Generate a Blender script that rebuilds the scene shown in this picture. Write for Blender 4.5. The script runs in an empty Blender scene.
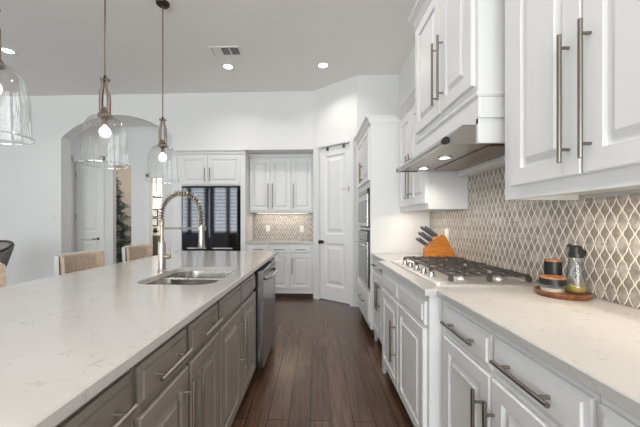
import bpy, bmesh, math, random
from mathutils import Vector, Matrix
random.seed(7)
R = math.radians
C = bpy.context.scene.collection
scene = bpy.context.scene

# ------------------------------------------------------------------ camera
cd = bpy.data.cameras.new('camera')
cam = bpy.data.objects.new('camera', cd); C.objects.link(cam)
cam.location = (0, 0, 1.245)
cam.rotation_euler = (R(90), 0, R(2.3))
cd.sensor_width = 36.0
cd.lens = 36.0 * 300 / 640
cd.shift_x = 0.0266
cd.shift_y = 0.0138
cd.clip_start = 0.02
scene.camera = cam

# ------------------------------------------------------------------ world, exposure, large lights
w = bpy.data.worlds.new('sky'); scene.world = w
w.use_nodes = True
bg = w.node_tree.nodes['Background']
bg.inputs[0].default_value = (0.62, 0.78, 1.0, 1); bg.inputs[1].default_value = 1.0
vs = scene.view_settings
vs.view_transform = 'Standard'; vs.look = 'None'; vs.gamma = 1.0; vs.use_curve_mapping = False
vs.exposure = -0.77
scene.cycles.max_bounces = 10
scene.cycles.diffuse_bounces = 6
scene.cycles.transparent_max_bounces = 16
scene.cycles.sample_clamp_indirect = 6.0
scene.cycles.use_denoising = True

def area(name, loc, rot, sx, sy, power, col=(1, 1, 1)):
    l = bpy.data.lights.new(name, 'AREA'); l.shape = 'RECTANGLE'; l.size = sx; l.size_y = sy
    l.energy = power; l.color = col
    o = bpy.data.objects.new(name, l); C.objects.link(o); o.location = loc; o.rotation_euler = rot
    return o
DAY = (0.95, 0.98, 1.0)
# daylight beyond the windows of the living room behind the camera
for i, (xc, wd, pw) in enumerate(((-5.9, 1.8, 280), (-4.05, 1.6, 260), (-.65, 3.6, 560))):
    area('daylight_living', (xc, -4.35, 1.75), (R(90), 0, 0), wd, 3.0, pw, DAY)
# daylight beyond the patio windows of the dining side
for yc in (-1.9, 0.6, 3.0):
    area('daylight_patio', (-7.35, yc, 1.5), (R(90), 0, R(-90)), 2.0, 2.6, 48, DAY)

# ------------------------------------------------------------------ materials
M = {}
def mat(name, col, rough=0.5, metal=0.0, spec=0.5, coat=0.0, emit=None, estr=0.0, bump=None, var=None):
    m = bpy.data.materials.new(name); m.use_nodes = True
    nt = m.node_tree; b = nt.nodes['Principled BSDF']
    b.inputs['Base Color'].default_value = (*col, 1)
    b.inputs['Roughness'].default_value = rough
    b.inputs['Metallic'].default_value = metal
    b.inputs['Specular IOR Level'].default_value = spec
    b.inputs['Coat Weight'].default_value = coat
    if emit:
        b.inputs['Emission Color'].default_value = (*emit, 1)
        b.inputs['Emission Strength'].default_value = estr
    if var or bump:
        tc = nt.nodes.new('ShaderNodeTexCoord'); n = nt.nodes.new('ShaderNodeTexNoise')
        mp = nt.nodes.new('ShaderNodeMapping')
        nt.links.new(tc.outputs['Object'], mp.inputs[0]); nt.links.new(mp.outputs[0], n.inputs['Vector'])
        sc_ = (var or bump)[0]
        if isinstance(sc_, tuple): mp.inputs['Scale'].default_value = sc_; n.inputs['Scale'].default_value = 1
        else: n.inputs['Scale'].default_value = sc_
        n.inputs['Detail'].default_value = 4
        if var:
            mx = nt.nodes.new('ShaderNodeMix'); mx.data_type = 'RGBA'
            mx.inputs[6].default_value = (*var[1], 1); mx.inputs[7].default_value = (*var[2], 1)
            cr = nt.nodes.new('ShaderNodeMapRange'); cr.inputs[1].default_value = .35; cr.inputs[2].default_value = .65
            nt.links.new(n.outputs[0], cr.inputs[0]); nt.links.new(cr.outputs[0], mx.inputs[0])
            nt.links.new(mx.outputs[2], b.inputs['Base Color'])
        if bump:
            bp = nt.nodes.new('ShaderNodeBump'); bp.inputs['Strength'].default_value = bump[1]; bp.inputs['Distance'].default_value = .01
            nt.links.new(n.outputs[0], bp.inputs['Height']); nt.links.new(bp.outputs[0], b.inputs['Normal'])
    M[name] = m
    return m

mat('wall_paint', (0.80, 0.80, 0.79), 0.85, spec=0.2, bump=(60, .04))
mat('ceiling_paint', (0.88, 0.86, 0.835), 0.9, spec=0.15, bump=(50, .05))
mat('beige_paint', (0.60, 0.56, 0.505), 0.9, spec=0.2, bump=(60, .04))
mat('trim_paint', (0.82, 0.82, 0.81), 0.4, bump=(90, .01))
mat('cabinet_white', (0.78, 0.78, 0.775), 0.38, bump=(120, .01))
mat('cabinet_gray', (0.20, 0.175, 0.152), 0.36, var=((6, 6, 2), (0.215, 0.188, 0.165), (0.255, 0.224, 0.198)))
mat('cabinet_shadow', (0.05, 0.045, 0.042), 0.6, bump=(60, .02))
mat('nickel', (0.50, 0.46, 0.42), 0.28, 1.0, bump=(200, .02))
mat('pull_steel', (0.27, 0.24, 0.21), 0.34, 1.0, bump=(200, .02))
mat('dishwasher_steel', (0.33, 0.335, 0.345), 0.22, 1.0, bump=((6, 6, 300), .02))
mat('hood_steel', (0.36, 0.33, 0.30), 0.24, 1.0, bump=((6, 300, 6), .03))
mat('cooktop_steel', (0.72, 0.70, 0.68), 0.42, 1.0, bump=(300, .03))
mat('champagne', (0.46, 0.38, 0.30), 0.30, 1.0, bump=(200, .02))
mat('bronze', (0.30, 0.24, 0.195), 0.32, 0.95, bump=(150, .05))
mat('dark_bronze', (0.06, 0.05, 0.045), 0.4, 0.8, bump=(150, .05))
mat('stainless', (0.56, 0.55, 0.54), 0.24, 1.0, bump=((400, 6, 400), .04))
mat('stainless_dark', (0.16, 0.16, 0.165), 0.20, 1.0, bump=((6, 6, 300), .02))
mat('sink_steel', (0.58, 0.56, 0.53), 0.22, 1.0, bump=(300, .02))
mat('fridge_steel', (0.062, 0.064, 0.070), 0.05, 1.0, bump=(3, .004))
mat('oven_glass', (0.035, 0.037, 0.04), 0.06, 0.0, spec=0.8, bump=(3, .003))
mat('black_iron', (0.085, 0.078, 0.073), 0.40, 0.2, bump=(140, .15))
mat('black_plastic', (0.012, 0.012, 0.013), 0.3, bump=(120, .02))
mat('black_gap', (0.008, 0.008, 0.009), 0.7, bump=(80, .02))
mat('white_plastic', (0.80, 0.80, 0.78), 0.35, bump=(80, .01))
mat('shade_gray', (0.42, 0.42, 0.42), 0.6, bump=(80, .02))
mat('shade_dark', (0.09, 0.092, 0.095), 0.35, bump=(90, .02))
mat('knife_wood', (0.60, 0.20, 0.025), 0.4, var=((14, 14, 60), (0.52, 0.16, 0.015), (0.70, 0.25, 0.032)))
mat('tray_wood', (0.22, 0.075, 0.025), 0.3, var=((60, 8, 8), (0.13, 0.04, 0.014), (0.33, 0.12, 0.04)))
mat('lid_wood', (0.32, 0.13, 0.045), 0.4, var=((60, 8, 8), (0.25, 0.095, 0.03), (0.40, 0.175, 0.065)))
mat('tan_fabric', (0.52, 0.41, 0.32), 0.9, spec=.1, var=(40, (0.47, 0.36, 0.275), (0.58, 0.46, 0.37)), bump=(200, .2))
mat('pale_fabric', (0.62, 0.61, 0.60), 0.9, spec=.1, bump=(200, .2))
mat('gray_fabric', (0.28, 0.275, 0.27), 0.9, spec=.1, bump=(200, .2))
mat('dark_wood', (0.035, 0.024, 0.018), 0.45, var=((10, 10, 40), (0.025, 0.017, 0.012), (0.05, 0.034, 0.024)))
mat('salt', (0.72, 0.62, 0.52), 0.8, var=(150, (0.62, 0.50, 0.40), (0.80, 0.72, 0.64)))
mat('oil', (0.50, 0.36, 0.06), 0.15, bump=(30, .01))
mat('tree_green', (0.06, 0.08, 0.075), 0.8, var=(25, (0.014, 0.03, 0.024), (0.30, 0.34, 0.34)))
mat('leaf_green', (0.02, 0.05, 0.02), 0.6, var=(20, (0.012, 0.035, 0.012), (0.035, 0.075, 0.03)))
mat('olive_paint', (0.08, 0.075, 0.045), 0.5, bump=(60, .03))
mat('shutter_silhouette', (0.06, 0.055, 0.05), 0.5, bump=(60, .02))  # backlit silhouette of shutters and their frames put into a dark colour
mat('lamp_glow', (1, 1, 1), 0.5, emit=(1.0, 0.86, 0.66), estr=3.6)
mat('can_glow', (1, 1, 1), 0.5, emit=(1.0, 0.94, 0.85), estr=9)
mat('hood_glow', (1, 1, 1), 0.5, emit=(1.0, 0.93, 0.82), estr=8)
mat('led_glow', (1, 1, 1), 0.5, emit=(1.0, 0.88, 0.70), estr=6)
mat('blue_led', (0.1, 0.1, 1), 0.5, emit=(0.14, 0.08, 1.0), estr=1.2)
mat('paper', (0.78, 0.78, 0.76), 0.8, var=(9, (0.6, 0.6, 0.6), (0.85, 0.85, 0.83)))
mat('lawn', (0.10, 0.18, 0.05), 0.9, var=(2, (0.06, 0.12, 0.03), (0.16, 0.25, 0.08)))

def glass_mat(name, tint=(1, 1, 1), refl=0.10, edge=0.55):
    m = bpy.data.materials.new(name); m.use_nodes = True; nt = m.node_tree
    for n in list(nt.nodes): nt.nodes.remove(n)
    out = nt.nodes.new('ShaderNodeOutputMaterial'); mx = nt.nodes.new('ShaderNodeMixShader')
    tr = nt.nodes.new('ShaderNodeBsdfTransparent'); gl = nt.nodes.new('ShaderNodeBsdfGlossy')
    lw = nt.nodes.new('ShaderNodeLayerWeight'); mr = nt.nodes.new('ShaderNodeMapRange')
    tr.inputs[0].default_value = (*tint, 1); gl.inputs['Roughness'].default_value = 0.03
    lw.inputs['Blend'].default_value = 0.35
    mr.inputs[3].default_value = refl * .35; mr.inputs[4].default_value = edge
    nt.links.new(lw.outputs['Facing'], mr.inputs[0]); nt.links.new(mr.outputs[0], mx.inputs[0])
    nt.links.new(tr.outputs[0], mx.inputs[1]); nt.links.new(gl.outputs[0], mx.inputs[2]); nt.links.new(mx.outputs[0], out.inputs[0])
    M[name] = m
glass_mat('clear_glass', (0.985, 0.985, 0.98), 0.08, 0.62)
glass_mat('rim_glass', (0.93, 0.93, 0.92), 0.9, 0.8)
glass_mat('jar_glass', (0.95, 0.955, 0.95), 0.12, 0.45)
glass_mat('pane_glass', (0.98, 0.99, 0.99), 0.10, 0.5)

def quartz():
    m = bpy.data.materials.new('quartz'); m.use_nodes = True; nt = m.node_tree; b = nt.nodes['Principled BSDF']
    N, L = nt.nodes.new, nt.links.new
    tc = N('ShaderNodeTexCoord')
    base = N('ShaderNodeTexNoise'); base.inputs['Scale'].default_value = 3.5; base.inputs['Detail'].default_value = 5
    L(tc.outputs['Object'], base.inputs['Vector'])
    bm_ = N('ShaderNodeMix'); bm_.data_type = 'RGBA'
    bm_.inputs[6].default_value = (0.50, 0.478, 0.458, 1); bm_.inputs[7].default_value = (0.58, 0.56, 0.54, 1)
    L(base.outputs[0], bm_.inputs[0])
    # thin broken veins: where a distorted noise crosses one half
    vn = N('ShaderNodeTexNoise'); vn.inputs['Scale'].default_value = 11.0; vn.inputs['Detail'].default_value = 6; vn.inputs['Distortion'].default_value = .6
    L(tc.outputs['Object'], vn.inputs['Vector'])
    s = N('ShaderNodeMath'); s.operation = 'SUBTRACT'; s.inputs[1].default_value = .5; L(vn.outputs[0], s.inputs[0])
    a = N('ShaderNodeMath'); a.operation = 'ABSOLUTE'; L(s.outputs[0], a.inputs[0])
    r = N('ShaderNodeMapRange'); r.inputs[1].default_value = 0.0; r.inputs[2].default_value = .012; r.inputs[3].default_value = 1; r.inputs[4].default_value = 0
    L(a.outputs[0], r.inputs[0])
    mk = N('ShaderNodeTexNoise'); mk.inputs['Scale'].default_value = 15; L(tc.outputs['Object'], mk.inputs['Vector'])
    mr = N('ShaderNodeMapRange'); mr.inputs[1].default_value = .50; mr.inputs[2].default_value = .62; L(mk.outputs[0], mr.inputs[0])
    mu = N('ShaderNodeMath'); mu.operation = 'MULTIPLY'; L(r.outputs[0], mu.inputs[0]); L(mr.outputs[0], mu.inputs[1])
    mu2 = N('ShaderNodeMath'); mu2.operation = 'MULTIPLY'; mu2.inputs[1].default_value = .75; L(mu.outputs[0], mu2.inputs[0])
    vm = N('ShaderNodeMix'); vm.data_type = 'RGBA'; vm.inputs[7].default_value = (0.33, 0.31, 0.295, 1)
    L(mu2.outputs[0], vm.inputs[0]); L(bm_.outputs[2], vm.inputs[6]); L(vm.outputs[2], b.inputs['Base Color'])
    b.inputs['Roughness'].default_value = 0.11
    M['quartz'] = m
quartz()

def wood_floor():
    m = bpy.data.materials.new('plank_floor'); m.use_nodes = True; nt = m.node_tree; b = nt.nodes['Principled BSDF']
    N, L = nt.nodes.new, nt.links.new
    tc = N('ShaderNodeTexCoord'); mp = N('ShaderNodeMapping'); mp.inputs['Rotation'].default_value = (0, 0, R(90))
    mp.inputs['Location'].default_value = (0.31, 0.03, 0)
    L(tc.outputs['Object'], mp.inputs[0])
    br = N('ShaderNodeTexBrick'); br.offset = .37; br.inputs['Scale'].default_value = 1.0
    br.inputs['Brick Width'].default_value = 1.15; br.inputs['Row Height'].default_value = .135
    br.inputs['Mortar Size'].default_value = .0028; br.inputs['Mortar Smooth'].default_value = .3
    br.inputs['Color1'].default_value = (0, 0, 0, 1); br.inputs['Color2'].default_value = (1, 1, 1, 1); br.inputs['Mortar'].default_value = (0.5, 0.5, 0.5, 1)
    L(mp.outputs[0], br.inputs['Vector'])
    cm = N('ShaderNodeMix'); cm.data_type = 'RGBA'
    cm.inputs[6].default_value = (0.084, 0.043, 0.026, 1); cm.inputs[7].default_value = (0.128, 0.069, 0.043, 1)
    L(br.outputs['Color'], cm.inputs[0])
    g = N('ShaderNodeTexNoise'); g.inputs['Scale'].default_value = 1; g.inputs['Detail'].default_value = 6
    gm = N('ShaderNodeMapping'); gm.inputs['Scale'].default_value = (70, 3, 1); L(tc.outputs['Object'], gm.inputs[0]); L(gm.outputs[0], g.inputs['Vector'])
    gr = N('ShaderNodeMapRange'); gr.inputs[1].default_value = .3; gr.inputs[2].default_value = .7; gr.inputs[3].default_value = .62; gr.inputs[4].default_value = 1.3
    L(g.outputs[0], gr.inputs[0])
    mm = N('ShaderNodeMix'); mm.data_type = 'RGBA'; mm.blend_type = 'MULTIPLY'; mm.inputs[0].default_value = 1
    L(cm.outputs[2], mm.inputs[6]); L(gr.outputs[0], mm.inputs[7])
    gp = N('ShaderNodeMix'); gp.data_type = 'RGBA'; gp.inputs[7].default_value = (0.014, 0.008, 0.006, 1)
    L(br.outputs['Fac'], gp.inputs[0]); L(mm.outputs[2], gp.inputs[6]); L(gp.outputs[2], b.inputs['Base Color'])
    b.inputs['Roughness'].default_value = .22; b.inputs['Specular IOR Level'].default_value = .45
    # hand-scraped waves
    wv = N('ShaderNodeTexNoise'); wv.inputs['Scale'].default_value = 1; wm = N('ShaderNodeMapping'); wm.inputs['Scale'].default_value = (34, 7, 1)
    L(tc.outputs['Object'], wm.inputs[0]); L(wm.outputs[0], wv.inputs['Vector'])
    ad = N('ShaderNodeMath'); ad.operation = 'SUBTRACT'; L(wv.outputs[0], ad.inputs[0]); L(br.outputs['Fac'], ad.inputs[1])
    bp = N('ShaderNodeBump'); bp.inputs['Strength'].default_value = .5; bp.inputs['Distance'].default_value = .006
    b.inputs['Coat Weight'].default_value = .18; b.inputs['Coat Roughness'].default_value = .16
    L(ad.outputs[0], bp.inputs['Height']); L(bp.outputs[0], b.inputs['Normal'])
    M['plank_floor'] = m
wood_floor()

def tile(name, axis, P=0.0475, Q=0.096, phase=(0, 0)):
    """stretched lantern tiles, larger and smaller ones alternating, pale raised grout"""
    m = bpy.data.materials.new(name); m.use_nodes = True; nt = m.node_tree; b = nt.nodes['Principled BSDF']
    N, L = nt.nodes.new, nt.links.new
    def math_(op, x, y=None, z=None):
        n = N('ShaderNodeMath'); n.operation = op
        for i, v in enumerate((x, y, z)):
            if v is None: continue
            if isinstance(v, (int, float)): n.inputs[i].default_value = v
            else: L(v, n.inputs[i])
        return n.outputs[0]
    tc = N('ShaderNodeTexCoord'); sp = N('ShaderNodeSeparateXYZ'); L(tc.outputs['Object'], sp.inputs[0])
    u = math_('ADD', math_('DIVIDE', sp.outputs[axis], P), 100 + phase[0]); v = math_('ADD', math_('DIVIDE', sp.outputs['Z'], Q), 100 + phase[1])
    def tri(x):   # 0 at whole numbers, 1 half way
        f = math_('FRACT', x); d = math_('ABSOLUTE', math_('SUBTRACT', f, .5))
        return math_('SUBTRACT', 1.0, math_('MULTIPLY', d, 2.0))
    tx, ty = tri(u), tri(v)
    wob = math_('MULTIPLY', math_('SINE', math_('MULTIPLY', ty, 9.425)), 0.065)
    g = math_('SUBTRACT', math_('ADD', math_('ADD', tx, ty), wob), 1.10)
    line = math_('LESS_THAN', math_('ABSOLUTE', g), 0.11)
    inside = math_('LESS_THAN', g, 0)
    side = math_('MULTIPLY', inside, math_('GREATER_THAN', tx, .93))
    tip = math_('MULTIPLY', inside, math_('GREATER_THAN', ty, .97))
    grout = math_('MAXIMUM', line, math_('MAXIMUM', side, tip))
    n = N('ShaderNodeTexNoise'); n.inputs['Scale'].default_value = 26; n.inputs['Detail'].default_value = 3; L(tc.outputs['Object'], n.inputs['Vector'])
    cm = N('ShaderNodeMix'); cm.data_type = 'RGBA'; cm.inputs[6].default_value = (0.25, 0.225, 0.195, 1); cm.inputs[7].default_value = (0.50, 0.46, 0.415, 1)
    nr = N('ShaderNodeMapRange'); nr.inputs[1].default_value = .35; nr.inputs[2].default_value = .66; L(n.outputs[0], nr.inputs[0])
    sm = math_('MULTIPLY', math_('SUBTRACT', 1.0, inside), .55)
    L(math_('SUBTRACT', nr.outputs[0], sm), cm.inputs[0])
    gm = N('ShaderNodeMix'); gm.data_type = 'RGBA'; gm.inputs[7].default_value = (0.80, 0.745, 0.665, 1)
    L(grout, gm.inputs[0]); L(cm.outputs[2], gm.inputs[6]); L(gm.outputs[2], b.inputs['Base Color'])
    L(math_('ADD', math_('MULTIPLY', grout, .45), .22), b.inputs['Roughness'])
    dome = math_('MULTIPLY', math_('MINIMUM', math_('ABSOLUTE', g), .5), math_('SUBTRACT', 1.0, grout))
    bp = N('ShaderNodeBump'); bp.inputs['Strength'].default_value = .5; bp.inputs['Distance'].default_value = .006
    L(dome, bp.inputs['Height']); L(bp.outputs[0], b.inputs['Normal'])
    M[name] = m
tile('tile_side', 'Y'); tile('tile_back', 'X')

# ------------------------------------------------------------------ mesh helpers
class MB:
    def __init__(s): s.v = []; s.f = []; s.s = []
    def add(s, vs, fs, smooth=False):
        o = len(s.v); s.v += [tuple(p) for p in vs]
        for f in fs: s.f.append([i + o for i in f]); s.s.append(smooth)
        return s
    def box(s, x0, x1, y0, y1, z0, z1, bev=0.0):
        if bev <= 0:
            vs = [(x, y, z) for x in (x0, x1) for y in (y0, y1) for z in (z0, z1)]
            return s.add(vs, [(0, 1, 3, 2), (4, 6, 7, 5), (0, 4, 5, 1), (2, 3, 7, 6), (0, 2, 6, 4), (1, 5, 7, 3)])
        b = bmesh.new(); bmesh.ops.create_cube(b, size=1)
        for q in b.verts:
            q.co = Vector(((x0 + x1) / 2 + q.co.x * (x1 - x0), (y0 + y1) / 2 + q.co.y * (y1 - y0), (z0 + z1) / 2 + q.co.z * (z1 - z0)))
        bmesh.ops.bevel(b, geom=list(b.edges), offset=bev, segments=2, affect='EDGES', profile=.6)
        b.verts.index_update()
        s.add([q.co[:] for q in b.verts], [[q.index for q in f.verts] for f in b.faces]); b.free(); return s
    def obox(s, c, ax, ay, az, bev=0):   # oriented box: centre and three half-axis vectors
        c, ax, ay, az = map(Vector, (c, ax, ay, az)); t = MB().box(-1, 1, -1, 1, -1, 1)
        return s.add([c + ax * p[0] + ay * p[1] + az * p[2] for p in t.v], t.f)
    def tube(s, pts, r, n=10, cap=True):
        pts = [Vector(p) for p in pts]; k = len(pts)
        rs = r if isinstance(r, (list, tuple)) else [r] * k
        vs = []; ref = None
        for i, p in enumerate(pts):
            d = (pts[min(i + 1, k - 1)] - pts[max(i - 1, 0)]).normalized()
            if ref is None: ref = d.orthogonal().normalized()
            ref = (ref - d * ref.dot(d)).normalized(); q = d.cross(ref)
            for j in range(n):
                a = 2 * math.pi * j / n; vs.append(p + (ref * math.cos(a) + q * math.sin(a)) * rs[i])
        fs = [(i * n + j, i * n + (j + 1) % n, (i + 1) * n + (j + 1) % n, (i + 1) * n + j) for i in range(k - 1) for j in range(n)]
        s.add(vs, fs, True)
        if cap: s.add(vs[:n], [list(range(n))[::-1]]); s.add(vs[-n:], [list(range(n))])
        return s
    def lathe(s, prof, c, n=28, axis=None):
        c = Vector(c); vs = []; k = len(prof)
        az = Vector(axis).normalized() if axis else Vector((0, 0, 1))
        ax = az.orthogonal().normalized() if axis else Vector((1, 0, 0)); ay = az.cross(ax)
        for r, z in prof:
            for j in range(n):
                a = 2 * math.pi * j / n; vs.append(c + ax * (r * math.cos(a)) + ay * (r * math.sin(a)) + az * z)
        fs = [(i * n + j, i * n + (j + 1) % n, (i + 1) * n + (j + 1) % n, (i + 1) * n + j) for i in range(k - 1) for j in range(n)]
        return s.add(vs, fs, True)
    def prism(s, poly, z0, z1):          # polygon in XY
        n = len(poly)
        vs = [(x, y, z0) for x, y in poly] + [(x, y, z1) for x, y in poly]
        return s.add(vs, [list(range(n))[::-1], list(range(n, 2 * n))] + [(i, (i + 1) % n, n + (i + 1) % n, n + i) for i in range(n)])
    def prism_y(s, poly, y0, y1):        # polygon in XZ
        n = len(poly)
        vs = [(x, y0, z) for x, z in poly] + [(x, y1, z) for x, z in poly]
        return s.add(vs, [list(range(n)), list(range(n, 2 * n))[::-1]] + [(i, n + i, n + (i + 1) % n, (i + 1) % n) for i in range(n)])
    def rings(s, rings, cap_first=False, cap_last=True, smooth=False):
        n = len(rings[0]); vs = [p for r in rings for p in r]
        fs = [(i * n + j, i * n + (j + 1) % n, (i + 1) * n + (j + 1) % n, (i + 1) * n + j) for i in range(len(rings) - 1) for j in range(n)]
        if cap_first: fs.append(list(range(n))[::-1])
        if cap_last: fs.append(list(range((len(rings) - 1) * n, len(rings) * n)))
        return s.add(vs, fs, smooth)
    def build(s, name, material, parent=None, origin=(0, 0, 0)):
        me = bpy.data.meshes.new(name); o = bpy.data.objects.new(name, me); C.objects.link(o)
        off = Vector(origin)
        if parent is not None:
            o.parent = parent; off = ROOT[root_of(parent)]
        else:
            o.location = off; ROOT[o.name] = off
        me.from_pydata([tuple(Vector(p) - off) for p in s.v], [], s.f)
        me.polygons.foreach_set('use_smooth', s.s)
        b = bmesh.new(); b.from_mesh(me); bmesh.ops.recalc_face_normals(b, faces=b.faces); b.to_mesh(me); b.free()
        me.set_sharp_from_angle(angle=R(38))
        me.polygons.foreach_set('use_smooth', s.s)
        me.materials.append(M[material] if isinstance(material, str) else material)
        return o
ROOT = {}
def root_of(o):
    while o.parent: o = o.parent
    return o.name
def tag(o, label, cat, group=None):
    o['label'] = label; o['category'] = cat
    if group: o['group'] = group
    return o
def thing(name, label, cat, loc, group=None):
    o = bpy.data.objects.new(name, None); C.objects.link(o); o.location = loc; o.empty_display_size = .1
    ROOT[o.name] = Vector(loc)
    return tag(o, label, cat, group)
def struct(name, mb, material, parent=None, origin=(0, 0, 0)):
    o = mb.build(name, material, parent, origin)
    if parent is None: o['kind'] = 'structure'
    return o
def copy_thing(r, loc, rotz=0, label=None):
    c = r.copy(); C.objects.link(c); c.location = loc; c.rotation_euler = (0, 0, rotz)
    if label: c['label'] = label
    def rec(src, dst):
        for ch in list(src.children):
            k = ch.copy(); C.objects.link(k); k.parent = dst; rec(ch, k)
    rec(r, c); return c

class Face:
    """a vertical cabinet face: u runs along it, z up, w out of it"""
    def __init__(s, origin, u, wdir): s.o = Vector(origin); s.u = Vector(u); s.w = Vector(wdir)
    def p(s, u, z, w): return s.o + s.u * u + Vector((0, 0, z)) + s.w * w
RF = lambda x: Face((x, 0, 0), (0, 1, 0), (-1, 0, 0))    # run on the right, facing the aisle
IF = lambda x: Face((x, 0, 0), (0, 1, 0), (1, 0, 0))     # island, facing the aisle
BF = lambda y: Face((0, y, 0), (1, 0, 0), (0, -1, 0))    # back wall, facing the camera

def panel_mesh(F, u0, u1, z0, z1, t=.02, stile=.055, flat=False):
    mb = MB()
    def ring(i, w): return [F.p(u0 + i, z0 + i, w), F.p(u1 - i, z0 + i, w), F.p(u1 - i, z1 - i, w), F.p(u0 + i, z1 - i, w)]
    if flat:
        rs = [ring(0, 0), ring(0, t - .010), ring(.003, t - .008), ring(.017, t - .0055), ring(.020, t)]
    else:
        rs = [ring(0, 0), ring(0, t - .004), ring(.004, t), ring(stile, t), ring(stile + .004, t - .012), ring(stile + .014, t - .014), ring(stile + .036, t - .002), ring(stile + .039, t + .001)]
    return mb.rings(rs, cap_first=True)
def pull(F, parent, kind, a, b0, b1, w0=.02, r=.007, out=.032, material='pull_steel'):
    """bar pull: kind v -> at u=a from z b0 to b1; kind h -> at z=a from u b0 to b1"""
    mb = MB(); q = (lambda t, w: F.p(a, t, w)) if kind == 'v' else (lambda t, w: F.p(t, a, w))
    mb.tube([q(b0, w0 + out), q(b1, w0 + out)], r, 10)
    ins = min(.045, (b1 - b0) * .16)
    for t in (b0 + ins, b1 - ins): mb.tube([q(t, w0 - .001), q(t, w0 + out)], r * .8, 8)
    return mb.build('handle', material, parent)
def front(root, F, kind, u0, u1, z0, z1, material, h=None, stile=.055, hm='pull_steel'):
    d = panel_mesh(F, u0, u1, z0, z1, stile=stile, flat=(kind != 'door')).build('door' if kind == 'door' else ('drawer' if kind == 'drawer' else 'drawer_front'), material, root)
    if h: pull(F, d, *h, material=hm)
    return d
def loft_rect(x0, x1, y0, y1, levels, sx0=0, sx1=0, sy0=0, sy1=0):
    mb = MB(); rs = []
    for z, o in levels:
        rs.append([(x0 - o * sx0, y0 - o * sy0, z), (x1 + o * sx1, y0 - o * sy0, z), (x1 + o * sx1, y1 + o * sy1, z), (x0 - o * sx0, y1 + o * sy1, z)])
    return mb.rings(rs, cap_first=True)
def crown_levels(z0, z1, d):
    h = z1 - z0
    return [(z0, .004), (z0 + .1 * h, .012), (z0 + .18 * h, .012), (z0 + .3 * h, .02), (z0 + .55 * h, .38 * d), (z0 + .78 * h, .8 * d), (z0 + .84 * h, .86 * d), (z0 + .86 * h, d), (z1, d)]

# ------------------------------------------------------------------ the setting
CEIL = 3.41; WX = 1.225
XL, YF = -7.0, -4.0
struct('floor', MB().box(XL - .2, 2.2, YF - .2, 9.2, -.1, 0), 'plank_floor')
struct('ceiling', MB().prism([(XL - .1, YF - .1), (WX + .1, YF - .1), (WX + .1, 4.60), (.62, 4.60), (-.03, 5.10), (-.03, 5.2), (XL - .1, 5.2)], CEIL, CEIL + .12), 'ceiling_paint')
struct('wall_right', MB().box(WX, WX + .12, YF, 4.6, 0, CEIL), 'wall_paint')
# back wall with the arch and the recess for refrigerator and dry bar
AX0, AX1, AS, AT = -4.33, -2.40, 2.69, 3.065
arc = []
hw = (AX1 - AX0) / 2; rise = AT - AS; rad = (hw * hw + rise * rise) / (2 * rise); cz = AT - rad; cxx = (AX0 + AX1) / 2
a0 = math.asin(hw / rad)
for i in range(25):
    a = -a0 + 2 * a0 * i / 24; arc.append((cxx + rad * math.sin(a), cz + rad * math.cos(a)))
poly = [(XL, 0), (AX0, 0)] + arc + [(AX1, 0), (-2.315, 0), (-2.315, 2.45), (-.03, 2.45), (-.03, CEIL), (XL, CEIL)]
struct('wall_back', MB().prism_y(poly, 4.95, 5.15), 'wall_paint')
struct('wall_niche', MB().box(-2.42, -.03, 5.56, 5.66, 0, 2.6), 'wall_paint')
struct('trim_1', MB().box(-2.315, -.03, 5.152, 5.558, 2.45, 2.56), 'wall_paint')           # recess soffit
struct('wall_niche_left', MB().box(-2.42, -2.318, 5.152, 5.558, 0, 2.6), 'wall_paint')
struct('wall_niche_right', MB().box(-.028, .06, 5.10, 5.66, 0, 2.6), 'wall_paint')
# diagonal pantry wall, with its door
dx, dy = .65, -.5; dl = math.hypot(dx, dy); du = Vector((dx / dl, dy / dl, 0)); dn = Vector((du.y, -du.x, 0))   # dn points into the kitchen
if dn.y > 0: dn = -dn
DF = Face((-.03, 4.95, 0), du, dn)
def dbox(mb, u0, u1, z0, z1, w0, w1):
    vs = [DF.p(u, z, w_) for u in (u0, u1) for z in (z0, z1) for w_ in (w0, w1)]
    return mb.add(vs, [(0, 1, 3, 2), (4, 6, 7, 5), (0, 4, 5, 1), (2, 3, 7, 6), (0, 2, 6, 4), (1, 5, 7, 3)])
D0, D1, DH = .125, .70, 2.44
mb = MB(); dbox(mb, 0, D0, 0, CEIL, -.1, 0); dbox(mb, D1, dl, 0, CEIL, -.1, 0); dbox(mb, D0, D1, DH + .005, CEIL, -.1, 0)
struct('wall_pantry', mb, 'wall_paint')
struct('wall_pantry_right', MB().box(.622, WX, 4.45, 4.55, 0, CEIL), 'wall_paint')
mb = MB()
for (a, b) in ((D0 - .092, D0 - .003), (D1 + .003, D1 + .092)):
    dbox(mb, a, b, 0, DH + .085, .001, .020); dbox(mb, a + .016, b - .016, 0, DH + .07, .020, .030)
dbox(mb, D0 - .092, D1 + .092, DH + .004, DH + .09, .001, .018); dbox(mb, D0 - .08, D1 + .08, DH + .016, DH + .076, .018, .024)
struct('trim_2', mb, 'trim_paint')

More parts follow.
